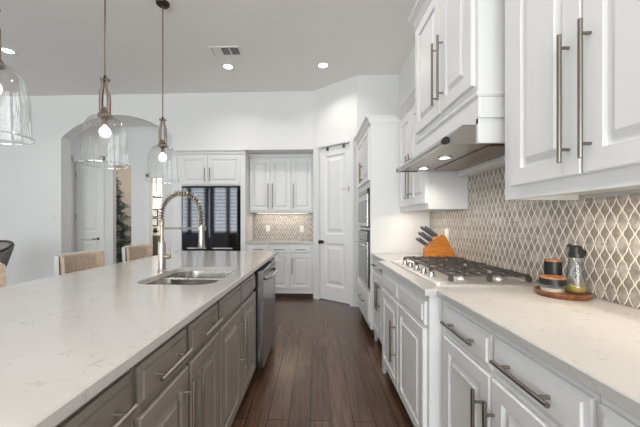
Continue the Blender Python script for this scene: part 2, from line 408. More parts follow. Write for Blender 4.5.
def panel_door(F, u0, u1, z0, z1, w, t=.035):
    mb = MB(); mid = z0 + .40 * (z1 - z0)
    ws = u1 - u0; st = .17 * ws
    def rect(a0, a1, b0, b1, ww): return [F.p(a0, b0, ww), F.p(a1, b0, ww), F.p(a1, b1, ww), F.p(a0, b1, ww)]
    mb.rings([rect(u0, u1, z0, z1, w - t), rect(u0, u1, z0, z1, w)], cap_first=True, cap_last=False)
    # frame members round two sunk raised panels
    for r in ((u0, u0 + st, z0, z1), (u1 - st, u1, z0, z1), (u0 + st, u1 - st, z0, z0 + .22), (u0 + st, u1 - st, z1 - .13, z1), (u0 + st, u1 - st, mid - .07, mid + .07)):
        mb.add(rect(*r, w), [(0, 1, 2, 3)])
    for b0, b1 in ((z0 + .22, mid - .07), (mid + .07, z1 - .13)):
        a0_, a1_ = u0 + st, u1 - st; i = ws * .045
        mb.rings([rect(a0_, a1_, b0, b1, w), rect(a0_ + i, a1_ - i, b0 + i, b1 - i, w - .018), rect(a0_ + 2 * i, a1_ - 2 * i, b0 + 2 * i, b1 - 2 * i, w - .018), rect(a0_ + 3.6 * i, a1_ - 3.6 * i, b0 + 3.6 * i, b1 - 3.6 * i, w - .003)])
    return mb
door = struct('door_1', panel_door(DF, D0 + .004, D1 - .004, .014, DH - .002, -.018), 'trim_paint')
door['label'] = 'white two-panel pantry door in the diagonal wall'
mb = MB(); kc = DF.p(D0 + .05, .93, 0)
mb.lathe([(.0, -.024), (.028, -.019), (.028, .004), (.011, .008), (.011, .032), (.025, .04), (.031, .052), (.027, .066), (.0, .072)], kc, 20, dn)
mb.build('door_knob', 'dark_bronze', door)
for z in (.35, 1.28, 2.14):
    mb = MB(); mb.tube([DF.p(D1 + .003, z - .045, .004), DF.p(D1 + .003, z + .045, .004)], .007, 8); mb.build('hinge', 'nickel', door)
for u in (D0 + .16, D0 + .46):          # over-the-door hooks
    mb = MB(); dbox(mb, u - .012, u + .012, DH - .055, DH + .002, -.0175, .004); dbox(mb, u - .012, u + .012, DH - .055, DH - .043, .004, .02); mb.build('hook', 'black_iron', door)
mb = MB(); mb.tube([DF.p(D1 - .15, 1.75, .012), DF.p(D1 - .01, 1.75, .012)], .006, 8); dbox(mb, D1 - .03, D1 - .006, 1.71, 1.79, -.0175, .012); mb.build('latch', 'nickel', door)
mb = MB(); mb.box(.63, WX, 4.435, 4.449, 0, .13); struct('baseboard_back', mb, 'trim_paint')

# living side: windows behind the camera, patio windows on the dining side
def wall_with_holes(name, axis, pos, th, a0, a1, holes):
    mb = MB(); xs = a0
    def bx(u0, u1, z0, z1):
        if u1 - u0 < 1e-4 or z1 - z0 < 1e-4: return
        if axis == 'Y': mb.box(u0, u1, pos - th, pos, z0, z1)
        else: mb.box(pos - th, pos, u0, u1, z0, z1)
    for (h0, h1, z0, z1) in holes:
        bx(xs, h0, 0, CEIL); bx(h0, h1, 0, z0); bx(h0, h1, z1, CEIL); xs = h1
    bx(xs, a1, 0, CEIL)
    return struct(name, mb, 'wall_paint')
FW = [(-6.72, -5.06, .70, 3.25), (-4.80, -3.30, .70, 3.25), (-2.35, 1.10, .05, 2.85)]
wall_with_holes('wall_front', 'Y', YF, .15, XL, WX, FW)
LW = [(-2.85, -.95, .1, 2.75), (-.35, 1.55, .1, 2.75), (2.05, 3.95, .1, 2.75)]
wall_with_holes('wall_left', 'X', XL, .15, YF, 5.2, LW)
for i, (u0, u1, z0, z1) in enumerate(FW):
    fr = MB(); y0, y1 = YF - .09, YF - .02; mid = (u0 + u1) / 2
    for a, b in ((u0, u0 + .10), (mid - .09, mid + .09), (u1 - .10, u1)): fr.box(a, b, y0, y1, z0, z1)
    fr.box(u0, u1, y0, y1, z0, z0 + .09); fr.box(u0, u1, y0, y1, z1 - .09, z1)
    wnd = struct('window_%d' % (i + 1), fr, 'shutter_silhouette' if i < 2 else 'trim_paint')
    for a, b in (((u0 + .10, mid - .09), (mid + .09, u1 - .10)) if i < 2 else ()):
        sl = MB(); n = 15
        for k in range(n):
            z = z0 + .13 + (z1 - z0 - .26) * k / (n - 1)
            sl.obox(((a + b) / 2, YF - .055, z), ((b - a) / 2, 0, 0), (0, .050, .016), (0, -.0022, .007))
        sl.tube([((a + b) / 2, YF - .013, z0 + .12), ((a + b) / 2, YF - .013, z1 - .12)], .006, 6)
        sl.build('shutter', 'shutter_silhouette', wnd)
    MB().box(u0, u1, YF - .135, YF - .130, z0, z1).build('pane', 'pane_glass', wnd)
for i, (u0, u1, z0, z1) in enumerate(LW):
    fr = MB(); mid = (u0 + u1) / 2
    for a, b in ((u0, u0 + .07), (mid - .04, mid + .04), (u1 - .07, u1)): fr.box(XL - .11, XL - .02, a, b, z0, z1)
    fr.box(XL - .11, XL - .02, u0, u1, z0, z0 + .09); fr.box(XL - .11, XL - .02, u0, u1, z1 - .09, z1)
    wnd = struct('window_%d' % (i + 4), fr, 'trim_paint')
    MB().box(XL - .07, XL - .065, u0, u1, z0, z1).build('pane', 'pane_glass', wnd)

# hall beyond the arch, and the two rooms glimpsed past it
struct('ceiling_hall', MB().box(-7.2, -2.1, 5.26, 9.1, 3.12, 3.2), 'ceiling_paint')
HY = 5.72
mb = MB()
DX0, DX1, O0, O1, Q0, Q1 = -4.745, -4.215, -3.955, -3.585, -3.215, -2.975
mb.box(-5.6, DX0 - .004, HY, HY + .1, 0, 3.12); mb.box(DX0 - .004, DX1 + .004, HY, HY + .1, 2.445, 3.12); mb.box(DX1 + .004, O0, HY, HY + .1, 0, 3.12)
mb.box(O0, O1, HY, HY + .1, 2.36, 3.12); mb.box(O1, Q0, HY, HY + .1, 0, 3.12); mb.box(Q0, Q1, HY, HY + .1, 2.12, 3.12); mb.box(Q1, -2.1, HY, HY + .1, 0, 3.12)
struct('wall_hall_back', mb, 'wall_paint')
struct('wall_hall_left', MB().box(-5.7, -5.601, 5.26, 9.0, 0, 3.12), 'wall_paint')
struct('wall_hall_right', MB().box(-2.2, -2.1, 5.67, 5.719, 0, 3.12), 'wall_paint')
struct('wall_bedroom_back', MB().box(-5.6, -4.40, 7.6, 7.7, 0, 3.12), 'beige_paint')
struct('wall_bedroom_right', MB().prism([(-3.44, 5.83), (-3.40, 5.83), (-4.415, 7.59), (-4.465, 7.59)], 0, 3.12), 'beige_paint')
struct('wall_study_left', MB().prism([(-3.395, 5.83), (-3.355, 5.83), (-5.07, 8.79), (-5.12, 8.79)], 0, 3.12), 'wall_paint')
struct('wall_study_back', MB().box(-5.3, -2.1, 8.8, 8.9, 0, 3.12), 'wall_paint')
struct('wall_study_right', MB().box(-2.2, -2.1, 5.83, 8.8, 0, 3.12), 'wall_paint')
HF = BF(HY + .045)
d2 = struct('door_2', panel_door(HF, DX0, DX1, .012, 2.4445, .0), 'trim_paint')
d2['label'] = 'white two-panel hall door seen through the arch'
kc = Vector((DX1 - .06, HY + .045, .92)); mb = MB()
mb.lathe([(0, -.002), (.026, 0), (.026, .01), (.01, .014), (.01, .05), (0, .052)], kc, 16, (0, -1, 0)); mb.tube([kc + Vector((0, -.045, 0)), kc + Vector((-.10, -.05, -.004))], .009, 8)
mb.build('door_handle', 'dark_bronze', d2)
for z in (.35, 1.35, 2.2): MB().tube([(DX0 + .012, HY + .038, z - .05), (DX0 + .012, HY + .038, z + .05)], .008, 8).build('hinge', 'nickel', d2)
mb = MB()
for a, b in ((DX0 - .10, DX0 - .005), (DX1 + .005, DX1 + .10)): mb.box(a, b, HY - .02, HY - .001, 0, 2.54); mb.box(a + .02, b - .02, HY - .028, HY - .02, 0, 2.52)
mb.box(DX0 - .10, DX1 + .10, HY - .02, HY - .001, 2.445, 2.55)
struct('trim_3', mb, 'trim_paint')
mb = MB(); mb.box(Q0 - .07, Q0 - .001, HY - .02, HY - .001, 0, 2.19); mb.box(Q0 - .07, Q1 + .02, HY - .02, HY - .001, 2.121, 2.19)
struct('trim_4', mb, 'trim_paint')
mb = MB(); mb.box(XL, AX0, 4.934, 4.949, 0, .13); struct('baseboard_left', mb, 'trim_paint')
struct('lawn', MB().box(-16, 8, -14, YF - .5, -.3, -.2), 'lawn')['label'] = 'green lawn outside the windows'

# backsplashes (tile surfaces)
bs = MB(); bs.box(1.213, 1.224, -.6, 3.22, .921, 1.352); bs.box(1.213, 1.224, 1.45, 2.43, 1.352, 1.605)
bsr = bs.build('backsplash', 'tile_side'); tag(bsr, 'taupe lantern-tile backsplash running along the right wall behind the cooktop', 'backsplash')
bb = MB().box(-1.148, -.032, 5.549, 5.559, .921, 1.405).build('backsplash', 'tile_back'); tag(bb, 'small taupe tile backsplash in the recess of the back wall', 'backsplash')

def plate(center, F_u, F_n, label, cat, kind):
    """wall plate: kind outlet or switch"""
    c = Vector(center); u = Vector(F_u); n = Vector(F_n)
    hw_ = .036 if kind == 'outlet' else .058
    r = thing('outlet' if kind == 'outlet' else 'light_switch', label, cat, center)
    mb = MB().obox(c + n * .003, u * hw_, n * .003, Vector((0, 0, .058))); mb.build('cover_plate', 'white_plastic', r)
    if kind == 'outlet':
        for dz in (-.022, .022): MB().obox(c + n * .007 + Vector((0, 0, dz)), u * .016, n * .0015, Vector((0, 0, .014))).build('socket', 'shade_gray' if False else 'white_plastic', r)
    else:
        for q in (-.024, .024): MB().obox(c + n * .008 + u * q, u * .015, n * .003, Vector((0, 0, .033))).build('rocker', 'white_plastic', r)
    return r
plate((-.874, 5.548, 1.135), (1, 0, 0), (0, -1, 0), 'left white outlet on the tiled recess of the back wall', 'outlet', 'outlet')
plate((-.245, 5.548, 1.125), (1, 0, 0), (0, -1, 0), 'right white outlet on the tiled recess of the back wall', 'outlet', 'outlet')
plate((1.212, 2.80, 1.13), (0, 1, 0), (-1, 0, 0), 'white outlet on the taupe tile right behind the knife block', 'outlet', 'outlet')
plate((-4.49, 4.949, 1.31), (1, 0, 0), (0, -1, 0), 'white double light switch on the wall left of the arch', 'switch', 'switch')
plate((-5.1, 4.949, .33), (1, 0, 0), (0, -1, 0), 'low white outlet on the wall left of the arch', 'outlet', 'outlet')

# ------------------------------------------------------------------ island (built square, then turned by a hair)
island = []
ITOP = .92
IX0, IX1, IY0, IY1 = -1.59, -.452, -.55, 3.37
SX0, SX1, SY0, SY1 = -.985, -.548, 1.53, 2.15       # sink cut-out
def rrect(x0, x1, y0, y1, r, n=6):
    pts = []
    for (cx_, cy_, s) in ((x1 - r, y1 - r, 0), (x0 + r, y1 - r, 90), (x0 + r, y0 + r, 180), (x1 - r, y0 + r, 270)):
        for i in range(n + 1):
            a = R(s + 90 * i / n); pts.append((cx_ + r * math.cos(a), cy_ + r * math.sin(a)))
    return pts
def slab_hole(outer, hole, z0, z1, e=.004):
    """stone slab with a hole: top, bottom and both rims, small eased top edge"""
    b = bmesh.new()
    def loop(pts, z): return [b.verts.new((x, y, z)) for x, y in pts]
    def edges(vs): return [b.edges.new((vs[i], vs[(i + 1) % len(vs)])) for i in range(len(vs))]
    xs = [p[0] for p in outer]; ys = [p[1] for p in outer]; x0, x1, y0, y1 = min(xs), max(xs), min(ys), max(ys)
    inset = [(x + e * (1 if x == x0 else -1), y + e * (1 if y == y0 else -1)) for x, y in outer]
    to, th = loop(inset, z1), loop(hole, z1); bo, bh = loop(outer, z0), loop(hole, z0); mo = loop(outer, z1 - e)
    bmesh.ops.triangle_fill(b, use_beauty=True, edges=edges(to) + edges(th))
    bmesh.ops.triangle_fill(b, use_beauty=True, edges=edges(bo) + edges(bh))
    for A, B in ((to, mo), (mo, bo), (th, bh)):
        for i in range(len(A)): b.faces.new((A[i], A[(i + 1) % len(A)], B[(i + 1) % len(A)], B[i]))
    b.verts.index_update(); mb = MB().add([q.co[:] for q in b.verts], [[q.index for q in f.verts] for f in b.faces]); b.free()
    return mb
hole = rrect(SX0, SX1, SY0, SY1, .10)
ic = slab_hole([(IX0, IY0), (IX1, IY0), (IX1, IY1), (IX0, IY1)], hole, ITOP - .03, ITOP).build('island_countertop', 'quartz', None, (-1.0, 1.4, ITOP - .03))
island.append(tag(ic, 'long white quartz countertop with faint gray veins on the dark island', 'countertop'))

FX = -.492
def base_unit(name, label, F, u0, u1, depth, fronts, material, group, ztop=.888, toe=.07, hm='pull_steel', zbot=.10, feet=False):
    c = F.p((u0 + u1) / 2, 0, -depth / 2)
    r = thing(name, label, 'cabinet', c, group)
    P, Q = F.p(u0, 0, 0), F.p(u1, 0, -depth)
    x0, x1 = sorted((P.x, Q.x)); y0, y1 = sorted((P.y, Q.y))
    MB().box(x0, x1, y0, y1, zbot, ztop).build('body', material, r)
    P, Q = F.p(u0, 0, -toe), F.p(u1, 0, -depth + .005); x0, x1 = sorted((P.x, Q.x)); y0, y1 = sorted((P.y, Q.y))
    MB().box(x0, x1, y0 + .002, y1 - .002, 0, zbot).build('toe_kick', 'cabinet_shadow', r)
    if feet:
        for a, b, sg in ((u0, u0 + .05, 1), (u1, u1 - .05, -1)):
            pr = [(a, 0), (b, 0), (b + .012 * sg, .03), (b + .045 * sg, zbot - .001), (a, zbot - .001)]
            MB().rings([[F.p(q, z, -.022) for q, z in pr], [F.p(q, z, 0) for q, z in pr]], cap_first=True).build('foot', material, r)
    for f in fronts: front(r, F, f[0], *f[1:5], material, f[5] if len(f) > 5 else None, f[6] if len(f) > 6 else .055, 'nickel' if material == 'cabinet_gray' else hm)
    return r
F = IF(FX)
DZ0, DZ1, OZ0, OZ1 = .737, .855, .125, .715
def pair(ya, yb, ym):
    g = .011
    return [('drawer', ya + g, ym - g, DZ0, DZ1, ('h', .796, (ya + ym) / 2 - .10, (ya + ym) / 2 + .10)),
            ('drawer', ym + g, yb - g, DZ0, DZ1, ('h', .796, (ym + yb) / 2 - .10, (ym + yb) / 2 + .10)),
            ('door', ya + g, ym - g, OZ0, OZ1, ('v', ym - g - .03, .40, .68)), ('door', ym + g, yb - g, OZ0, OZ1, ('v', ym + g + .03, .40, .68))]
G_I = 'dark gray island cabinets'
island.append(base_unit('base_cabinet', 'dark gray island cabinet nearest the camera, cut off by the frame', F, .14, .774, .60, pair(.145, .772, .46), 'cabinet_gray', G_I))
island.append(base_unit('base_cabinet', 'dark gray island cabinet with two drawers over doors, nearer than the sink cabinet', F, .776, 1.444, .60, pair(.778, 1.442, 1.10), 'cabinet_gray', G_I))
s0, s1, sm = 1.446, 2.296, 1.853
island.append(base_unit('sink_cabinet', 'dark gray island cabinet under the sink with plain drawer fronts', F, s0, s1, .60,
    [('drawer_front', s0 + .01, sm - .008, DZ0, DZ1), ('drawer_front', sm + .008, s1 - .012, DZ0, DZ1),
     ('door', s0 + .01, sm - .005, OZ0, OZ1, ('v', sm - .035, .36, .67)), ('door', sm + .005, s1 - .012, OZ0, OZ1, ('v', sm + .035, .36, .67))], 'cabinet_gray', G_I, ztop=.66))
# sides of the sink cabinet rise round the bowls
mb = MB(); mb.box(FX - .02, FX, s0, s1, .661, .888); mb.box(FX - .6, FX - .58, s0, s1, .661, .888); mb.box(FX - .579, FX - .021, s0, s0 + .018, .661, .888); mb.box(FX - .579, FX - .021, s1 - .018, s1, .661, .888)
mb.build('rail', 'cabinet_gray', island[-1])
island.append(base_unit('base_cabinet', 'narrow dark gray island cabinet at the far end past the dishwasher', F, 2.93, 3.33, .60,
    [('drawer', 2.94, 3.32, DZ0, DZ1, ('h', .80, 3.05, 3.21)), ('door', 2.94, 3.32, OZ0, OZ1, ('v', 2.99, .40, .66))], 'cabinet_gray', G_I))
# back of the island on the stool side
bk = MB(); bk.box(-1.20, -1.10, .14, 3.33, 0, .888)
for k in range(5):
    u = .16 + k * .63; bk.box(-1.212, -1.201, u, u + .62, .1, .16); bk.box(-1.212, -1.201, u, u + .62, .80, .86); bk.box(-1.212, -1.201, u, u + .06, .16, .8); bk.box(-1.212, -1.201, u + .56, u + .62, .16, .8)
island.append(tag(bk.build('island_back_panel', 'cabinet_gray', None, (-1.15, 1.7, 0)), 'dark gray paneled back of the island facing the bar stools', 'panel'))
# dishwasher
r = thing('dishwasher', 'stainless dishwasher with a bar handle built into the island', 'dishwasher', (-.75, 2.61, 0)); island.append(r)
d0, d1 = 2.305, 2.922
MB().box(-1.09, -.47, d0, d1, .10, .875).build('body', 'black_gap', r)
MB().box(-1.08, -.55, d0 + .01, d1 - .01, 0, .099).build('toe_kick', 'black_gap', r)
dd = MB().box(-.469, -.418, d0 + .004, d1 - .004, .115, .868, .006).build('door', 'dishwasher_steel', r)
mb = MB(); hz = .80
arcp = [(-.42 + .045 * math.sin(math.pi * t) ** .4 if 0 < t < 1 else -.42, d0 + .05 + (d1 - d0 - .10) * t, hz) for t in [i / 14 for i in range(15)]]
mb.tube(arcp, .013, 10); mb.build('handle', 'stainless', dd)
MB().box(-.418, -.4165, d0 + .03, d1 - .03, .845, .862).build('control_strip', 'black_plastic', dd)
MB().box(-.438, -.426, d1 - .245, d1 - .225, .107, .1149).build('indicator_light', 'blue_led', r)
il = bpy.data.lights.new('indicator_glow', 'SPOT'); il.energy = .35; il.spot_size = R(26); il.spot_blend = .4; il.color = (.16, .08, 1); il.shadow_soft_size = .003
io = bpy.data.objects.new('indicator_glow', il); C.objects.link(io); io.location = (-.405, 2.69, .10)
# sink: two undermount bowls
r = thing('sink', 'stainless undermount double-bowl sink set in the island counter', 'sink', (-.74, 1.82, .68)); island.append(r)
def bowl(x0, x1, y0, y1, zb, zt, rr):
    mb = MB(); rings = []
    for i, z, q in ((-.012, zt, rr), (0, zt, rr), (.004, zt - .05, rr), (.010, zb + .05, rr * .9), (.022, zb + .018, rr * .8), (.05, zb, rr * .6)):
        rings.append([(x, y, z) for x, y in rrect(x0 + i, x1 - i, y0 + i, y1 - i, max(q - max(i, 0) * .2, .02))])
    mb.rings(rings, smooth=True)
    return mb
YD = 1.845
bw1 = bowl(SX0 - .004, SX1 + .004, SY0 - .004, YD - .012, .70, .889, .10).build('bowl', 'sink_steel', r)
bw2 = bowl(SX0 + .03, SX1 + .004, YD + .012, SY1 + .004, .70, .889, .09).build('bowl', 'sink_steel', r)
mb = MB().box(SX0 + .002, SX1 - .002, YD - .016, YD + .016, .84, .897, .006); mb.build('divider', 'sink_steel', r)
for q, y in ((bw1, 1.67), (bw2, 2.0)): MB().lathe([(.0, .003), (.03, .004), (.042, .001), (.044, 0)], (-.74, y, .7005), 20).build('drain', 'stainless', q)
# spring faucet
fx, fy = -1.022, 1.93
r = thing('faucet', 'tall brushed nickel spring pull-down faucet standing behind the sink', 'faucet', (fx, fy, ITOP)); island.append(r)
mb = MB().lathe([(0, 0), (.030, 0), (.030, .006), (.024, .012), (.024, .19), (.020, .20), (.0, .2)], (fx, fy, ITOP + .0005), 24); mb.build('body', 'nickel', r)
mb = MB().lathe([(.011, .19), (.011, .30), (.015, .305), (.015, .335), (.012, .34), (0, .34)], (fx, fy, ITOP), 16); mb.build('riser', 'champagne', r)
path = [(fx, fy, ITOP + .33)]
R0 = .131
for i in range(33):
    a = math.pi - math.pi * i / 32 * 1.0; path.append((fx + R0 + R0 * math.cos(a), fy, ITOP + .385 + R0 * math.sin(a)))
path += [(fx + 2 * R0 + .004, fy, ITOP + .33), (fx + 2 * R0 + .004, fy, ITOP + .30)]
MB().tube(path, .0075, 8).build('hose', 'dark_bronze', r)
P = [Vector(p) for p in path]; L_ = [0]
for i in range(1, len(P)): L_.append(L_[-1] + (P[i] - P[i - 1]).length)
def at(s_):
    for i in range(1, len(P)):
        if s_ <= L_[i] or i == len(P) - 1:
            t = (s_ - L_[i - 1]) / max(L_[i] - L_[i - 1], 1e-6); return P[i - 1].lerp(P[i], t), (P[i] - P[i - 1]).normalized()
coil = []; turns = 30; steps = turns * 10
for i in range(steps + 1):
    s_ = L_[-1] * i / steps; p, d = at(s_); q = Vector((0, 1, 0)); n = d.cross(q).normalized(); a = 2 * math.pi * turns * i / steps
    coil.append(p + (q * math.cos(a) + n * math.sin(a)) * .0165)
MB().tube(coil, .0034, 5).build('spring', 'champagne', r)
mb = MB().lathe([(0, -.16), (.018, -.158), (.021, -.15), (.019, -.10), (.016, -.03), (.012, 0), (0, .002)], (fx + 2 * R0 + .004, fy, ITOP + .31), 18)
mb.build('spray_head', 'nickel', r)
mb = MB(); mb.tube([(fx, fy, ITOP + .285), (fx + 2 * R0 - .006, fy, ITOP + .285)], .0065, 8)
mb.lathe([(.021, -.012), (.027, -.012), (.027, .012), (.021, .012)], (fx + 2 * R0 + .004, fy, ITOP + .285), 18); mb.build('support_arm', 'nickel', r)
mb = MB(); mb.tube([(fx + .02, fy, ITOP + .10), (fx + .055, fy, ITOP + .10)], .015, 12); mb.tube([(fx + .052, fy, ITOP + .10), (fx + .054, fy - .006, ITOP + .175)], [.006, .004], 8)
mb.build('lever', 'champagne', r)

# turn everything on the island slightly about its near end
piv = Vector((-.46, .46, 0)); ang = -R(.6)
for o in island:
    v = o.location - piv; o.location = piv + Vector((v.x * math.cos(ang) - v.y * math.sin(ang), v.x * math.sin(ang) + v.y * math.cos(ang), v.z)); o.rotation_euler = (0, 0, ang)

# ------------------------------------------------------------------ right-hand run
WB = 1.212            # backs of cabinets stop short of the tile
top = MB()
pts = [(.588, -.6), (.588, 1.475), (.532, 1.475), (.532, 2.56), (.60, 2.56), (.60, 3.222), (WB, 3.222), (WB, -.6)]
# eased upper edge
def inset_poly(pts, e):
    n = len(pts); out = []
    area_ = sum(pts[i][0] * pts[(i + 1) % n][1] - pts[(i + 1) % n][0] * pts[i][1] for i in range(n)); sg = 1 if area_ > 0 else -1
    for i in range(n):
        a, b, c = Vector(pts[i - 1]), Vector(pts[i]), Vector(pts[(i + 1) % n])
        d1, d2_ = (b - a).normalized(), (c - b).normalized()
        n1, n2 = Vector((-d1.y, d1.x)) * sg, Vector((-d2_.y, d2_.x)) * sg
        out.append(tuple(b + (n1 + n2) * e))
    return out
ins = inset_poly(pts, .004)
top.rings([[(x, y, .89) for x, y in pts], [(x, y, .916) for x, y in pts], [(x, y, .92) for x, y in ins]], cap_first=True)
tag(top.build('countertop', 'quartz', None, (.9, 1.3, .89)), 'white quartz countertop along the right wall holding the cooktop', 'countertop')
G_R = 'white base cabinets of the right-hand run'
RX = .618
F = RF(RX); Z0d, Z1d = .735, .858; Z0o, Z1o = .125, .715
def rpair(ya, yb, ym, ha, hb):   # ya near, yb far
    g = .006
    return [('drawer', ya + g, ym - g, Z0d, Z1d, ('h', .798, *ha)), ('drawer', ym + g, yb - g, Z0d, Z1d, ('h', .798, *hb)),
            ('door', ya + g, ym - g, Z0o, Z1o, ('v', ym - g - .018, .36, .645)), ('door', ym + g, yb - g, Z0o, Z1o, ('v', ym + g + .045, .36, .645))]
base_unit('base_cabinet', 'white base cabinet at the bottom right corner of the photo, mostly out of frame', F, -.10, .675, WB - RX, rpair(-.09, .674, .29, (0, .2), (.35, .59)), 'cabinet_white', G_R)
base_unit('base_cabinet', 'white base cabinet with two drawers over doors, under the tray of canisters', F, .677, 1.478, WB - RX, rpair(.677, 1.434, 1.051, (.754, .987), (1.12, 1.366)), 'cabinet_white', G_R)
F = RF(.562); G = .006
base_unit('cooktop_cabinet', 'white bumped-out base cabinet under the gas cooktop', F, 1.50, 2.545, WB - .562,
    [('drawer_front', 1.535, 1.985, .728, .846), ('drawer_front', 2.0, 2.45, .728, .846),
     ('door', 1.535, 1.985, .125, .71), ('door', 2.0, 2.45, .125, .71, ('v', 2.06, .30, .575))], 'cabinet_white', G_R, feet=True)
F = RF(.632)
base_unit('base_cabinet', 'white base cabinet between the cooktop and the wall ovens', F, 2.548, 3.224, WB - .632,
    [('drawer', 2.56, 2.885, .748, .872, ('h', .812, 2.65, 2.79)), ('drawer', 2.895, 3.215, .748, .872, ('h', .812, 2.99, 3.13)),
     ('door', 2.56, 2.885, .125, .73, ('v', 2.85, .41, .67)), ('door', 2.895, 3.215, .125, .73, ('v', 2.93, .41, .67))], 'cabinet_white', G_R, feet=True)

# tall oven cabinet
r = thing('oven_cabinet', 'tall white cabinet holding the wall ovens beside the pantry door', 'cabinet', (.9, 3.7, 0))
TX, T0, T1 = .592, 3.226, 4.14
mb = MB(); mb.box(TX, WB, T0, T0 + .02, .10, 2.30); mb.box(TX, WB, T1 - .02, T1, .10, 2.30); mb.box(WB - .02, WB, T0 + .021, T1 - .021, .10, 2.30)
mb.box(TX, WB - .021, T0 + .021, T1 - .021, 2.27, 2.30); mb.box(TX, WB - .021, T0 + .021, T1 - .021, 1.63, 1.66); mb.box(TX, WB - .021, T0 + .021, T1 - .021, .10, .52); mb.box(TX, TX + .02, T0 + .021, T0 + .05, .521, 1.629); mb.box(TX, TX + .02, 3.92, T1 - .021, .521, 1.629)
mb.box(TX, TX + .02, T0 + .051, 3.919, 1.155, 1.185)
mb.box(TX, TX + .02, T0 + .021, T1 - .021, 1.661, 2.269)
mb.build('body', 'cabinet_white', r)
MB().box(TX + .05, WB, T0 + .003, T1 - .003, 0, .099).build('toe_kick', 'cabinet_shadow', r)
F = RF(TX)
front(r, F, 'door', T0 + .035, 3.66, 1.70, 2.27, 'cabinet_white', ('v', 3.63, 1.72, 1.96))
front(r, F, 'door', 3.672, T1 - .03, 1.70, 2.27, 'cabinet_white', ('v', 3.70, 1.72, 1.96))
front(r, F, 'drawer', T0 + .035, T1 - .03, .16, .48, 'cabinet_white', ('h', .34, 3.46, 3.80))
loft_rect(TX, WB, T0, T1, crown_levels(2.302, 2.385, .05), sx0=1, sy0=0, sy1=1).build('crown', 'cabinet_white', r)
# the two appliances in it
def appliance(name, label, cat, z0, z1, hz):
    a = thing(name, label, cat, (.9, 3.6, z0))
    y0, y1 = T0 + .053, 3.917
    MB().box(TX + .022, WB - .04, y0, y1, z0 + .004, z1 - .004).build('body', 'stainless_dark', a)
    MB().box(TX - .012, TX + .0195, y0 - .01, y1 + .01, z0 + .002, z1 - .002).build('frame', 'black_plastic', a)
    d = MB().box(TX - .03, TX - .013, y0 - .004, y1 + .004, z0 + .012, hz + .03, .004).build('door', 'stainless', a)
    MB().box(TX - .0325, TX - .0305, y0 + .035, y1 - .035, z0 + .05, hz - .035).build('window', 'oven_glass', d)
    if cat == 'oven':
        mb = MB(); mb.tube([(TX - .062, y0 + .03, hz), (TX - .062, y1 - .03, hz)], .010, 10)
        for q in (y0 + .08, y1 - .08): mb.tube([(TX - .03, q, hz), (TX - .062, q, hz)], .008, 8)
        mb.build('handle', 'stainless', d)
    if hz + .05 < z1: MB().box(TX - .026, TX - .013, y0 - .004, y1 + .004, hz + .036, z1 - .008, .003).build('control_panel', 'oven_glass', a)
    return a
appliance('built_in_oven', 'stainless wall oven with black glass, lower of the two in the tall cabinet', 'oven', .525, 1.15, 1.00)
appliance('microwave_oven', 'built-in stainless microwave above the wall oven', 'microwave', 1.19, 1.622, 1.53)

# upper cabinets
def upper(name, label, xf, y0, y1, z0, z1, doors, group, crown=None, led=False):
    r = thing(name, label, 'cabinet', ((xf + WB) / 2, (y0 + y1) / 2, z0), group)
    MB().box(xf, WB, y0, y1, z0 + .02, z1).build('body', 'cabinet_white', r)
    mb = MB(); mb.box(xf, xf + .022, y0, y1, z0, z0 + .0199); mb.box(xf + .0221, WB, y0, y0 + .018, z0, z0 + .0199); mb.box(xf + .0221, WB, y1 - .018, y1, z0, z0 + .0199); mb.build('light_rail', 'cabinet_white', r)
    F = RF(xf)
    for d in doors: front(r, F, 'door', *d[:4], 'cabinet_white', d[4], .07)
    if crown: loft_rect(xf, WB, y0, y1, crown_levels(z1 + .001, crown, .06), sx0=1).build('crown', 'cabinet_white', r)
    return r
G_U = 'white upper cabinets on the right wall'
upper('wall_cabinet', 'large white wall cabinet at the top right, over the tray of canisters', .892, .62, 1.447, 1.349, 2.86,
      [(1.024, 1.382, 1.405, 2.80, ('v', 1.068, 1.45, 1.89)), (.645, 1.017, 1.405, 2.80, ('v', .986, 1.45, 1.89))], G_U, 2.95)
upper('wall_cabinet', 'white wall cabinet at the right edge of the frame past the paired doors', .892, -.20, .618, 1.349, 2.86,
      [(.22, .60, 1.405, 2.80, ('v', .25, 1.45, 1.905)), (-.18, .205, 1.405, 2.80, ('v', .175, 1.45, 1.905))], G_U, 2.95)
upper('wall_cabinet', 'lower white wall cabinet between the range hood and the oven tower', .905, 2.432, 3.222, 1.351, 2.33,
      [(2.45, 2.82, 1.40, 2.29, ('v', 2.785, 1.46, 1.87)), (2.832, 3.20, 1.40, 2.29, ('v', 2.868, 1.46, 1.87))], G_U, 2.40)
# hood cabinet: taller and deeper, with its valance
r = thing('hood_cabinet', 'tall deep white wall cabinet above the range hood', 'cabinet', (1.0, 1.96, 1.74), G_U)
HX, h0, h1 = .808, 1.52, 2.425
MB().box(HX, WB, h0, h1, 1.90, 2.785).build('body', 'cabinet_white', r)
mb = MB(); mb.box(HX, HX + .02, h0, h1, 1.737, 1.8999); mb.box(HX + .021, WB, h0, h0 + .02, 1.776, 1.8999); mb.box(HX + .021, WB, h1 - .02, h1, 1.70, 1.8999); mb.box(1.122, WB, 1.545, h1 - .021, 1.606, 1.70); mb.build('valance', 'cabinet_white', r)
loft_rect(HX, WB, h0, h1, [(1.866, .001), (1.870, .006), (1.880, .012), (1.892, .006), (1.8985, .008)], sx0=1, sy0=.7).build('ledge_molding', 'cabinet_white', r)
mb = MB(); mb.box(HX, WB, h0 + .002, h0 + .021, 1.640, 1.7619); mb.box(HX + .001, WB, h0 - .009, h0 + .012, 1.762, 1.7758); mb.build('side_panel', 'cabinet_white', r)
F = RF(HX)
front(r, F, 'door', h0 + .03, 1.925, 1.935, 2.75, 'cabinet_white', ('v', 1.885, 2.00, 2.40), .075)
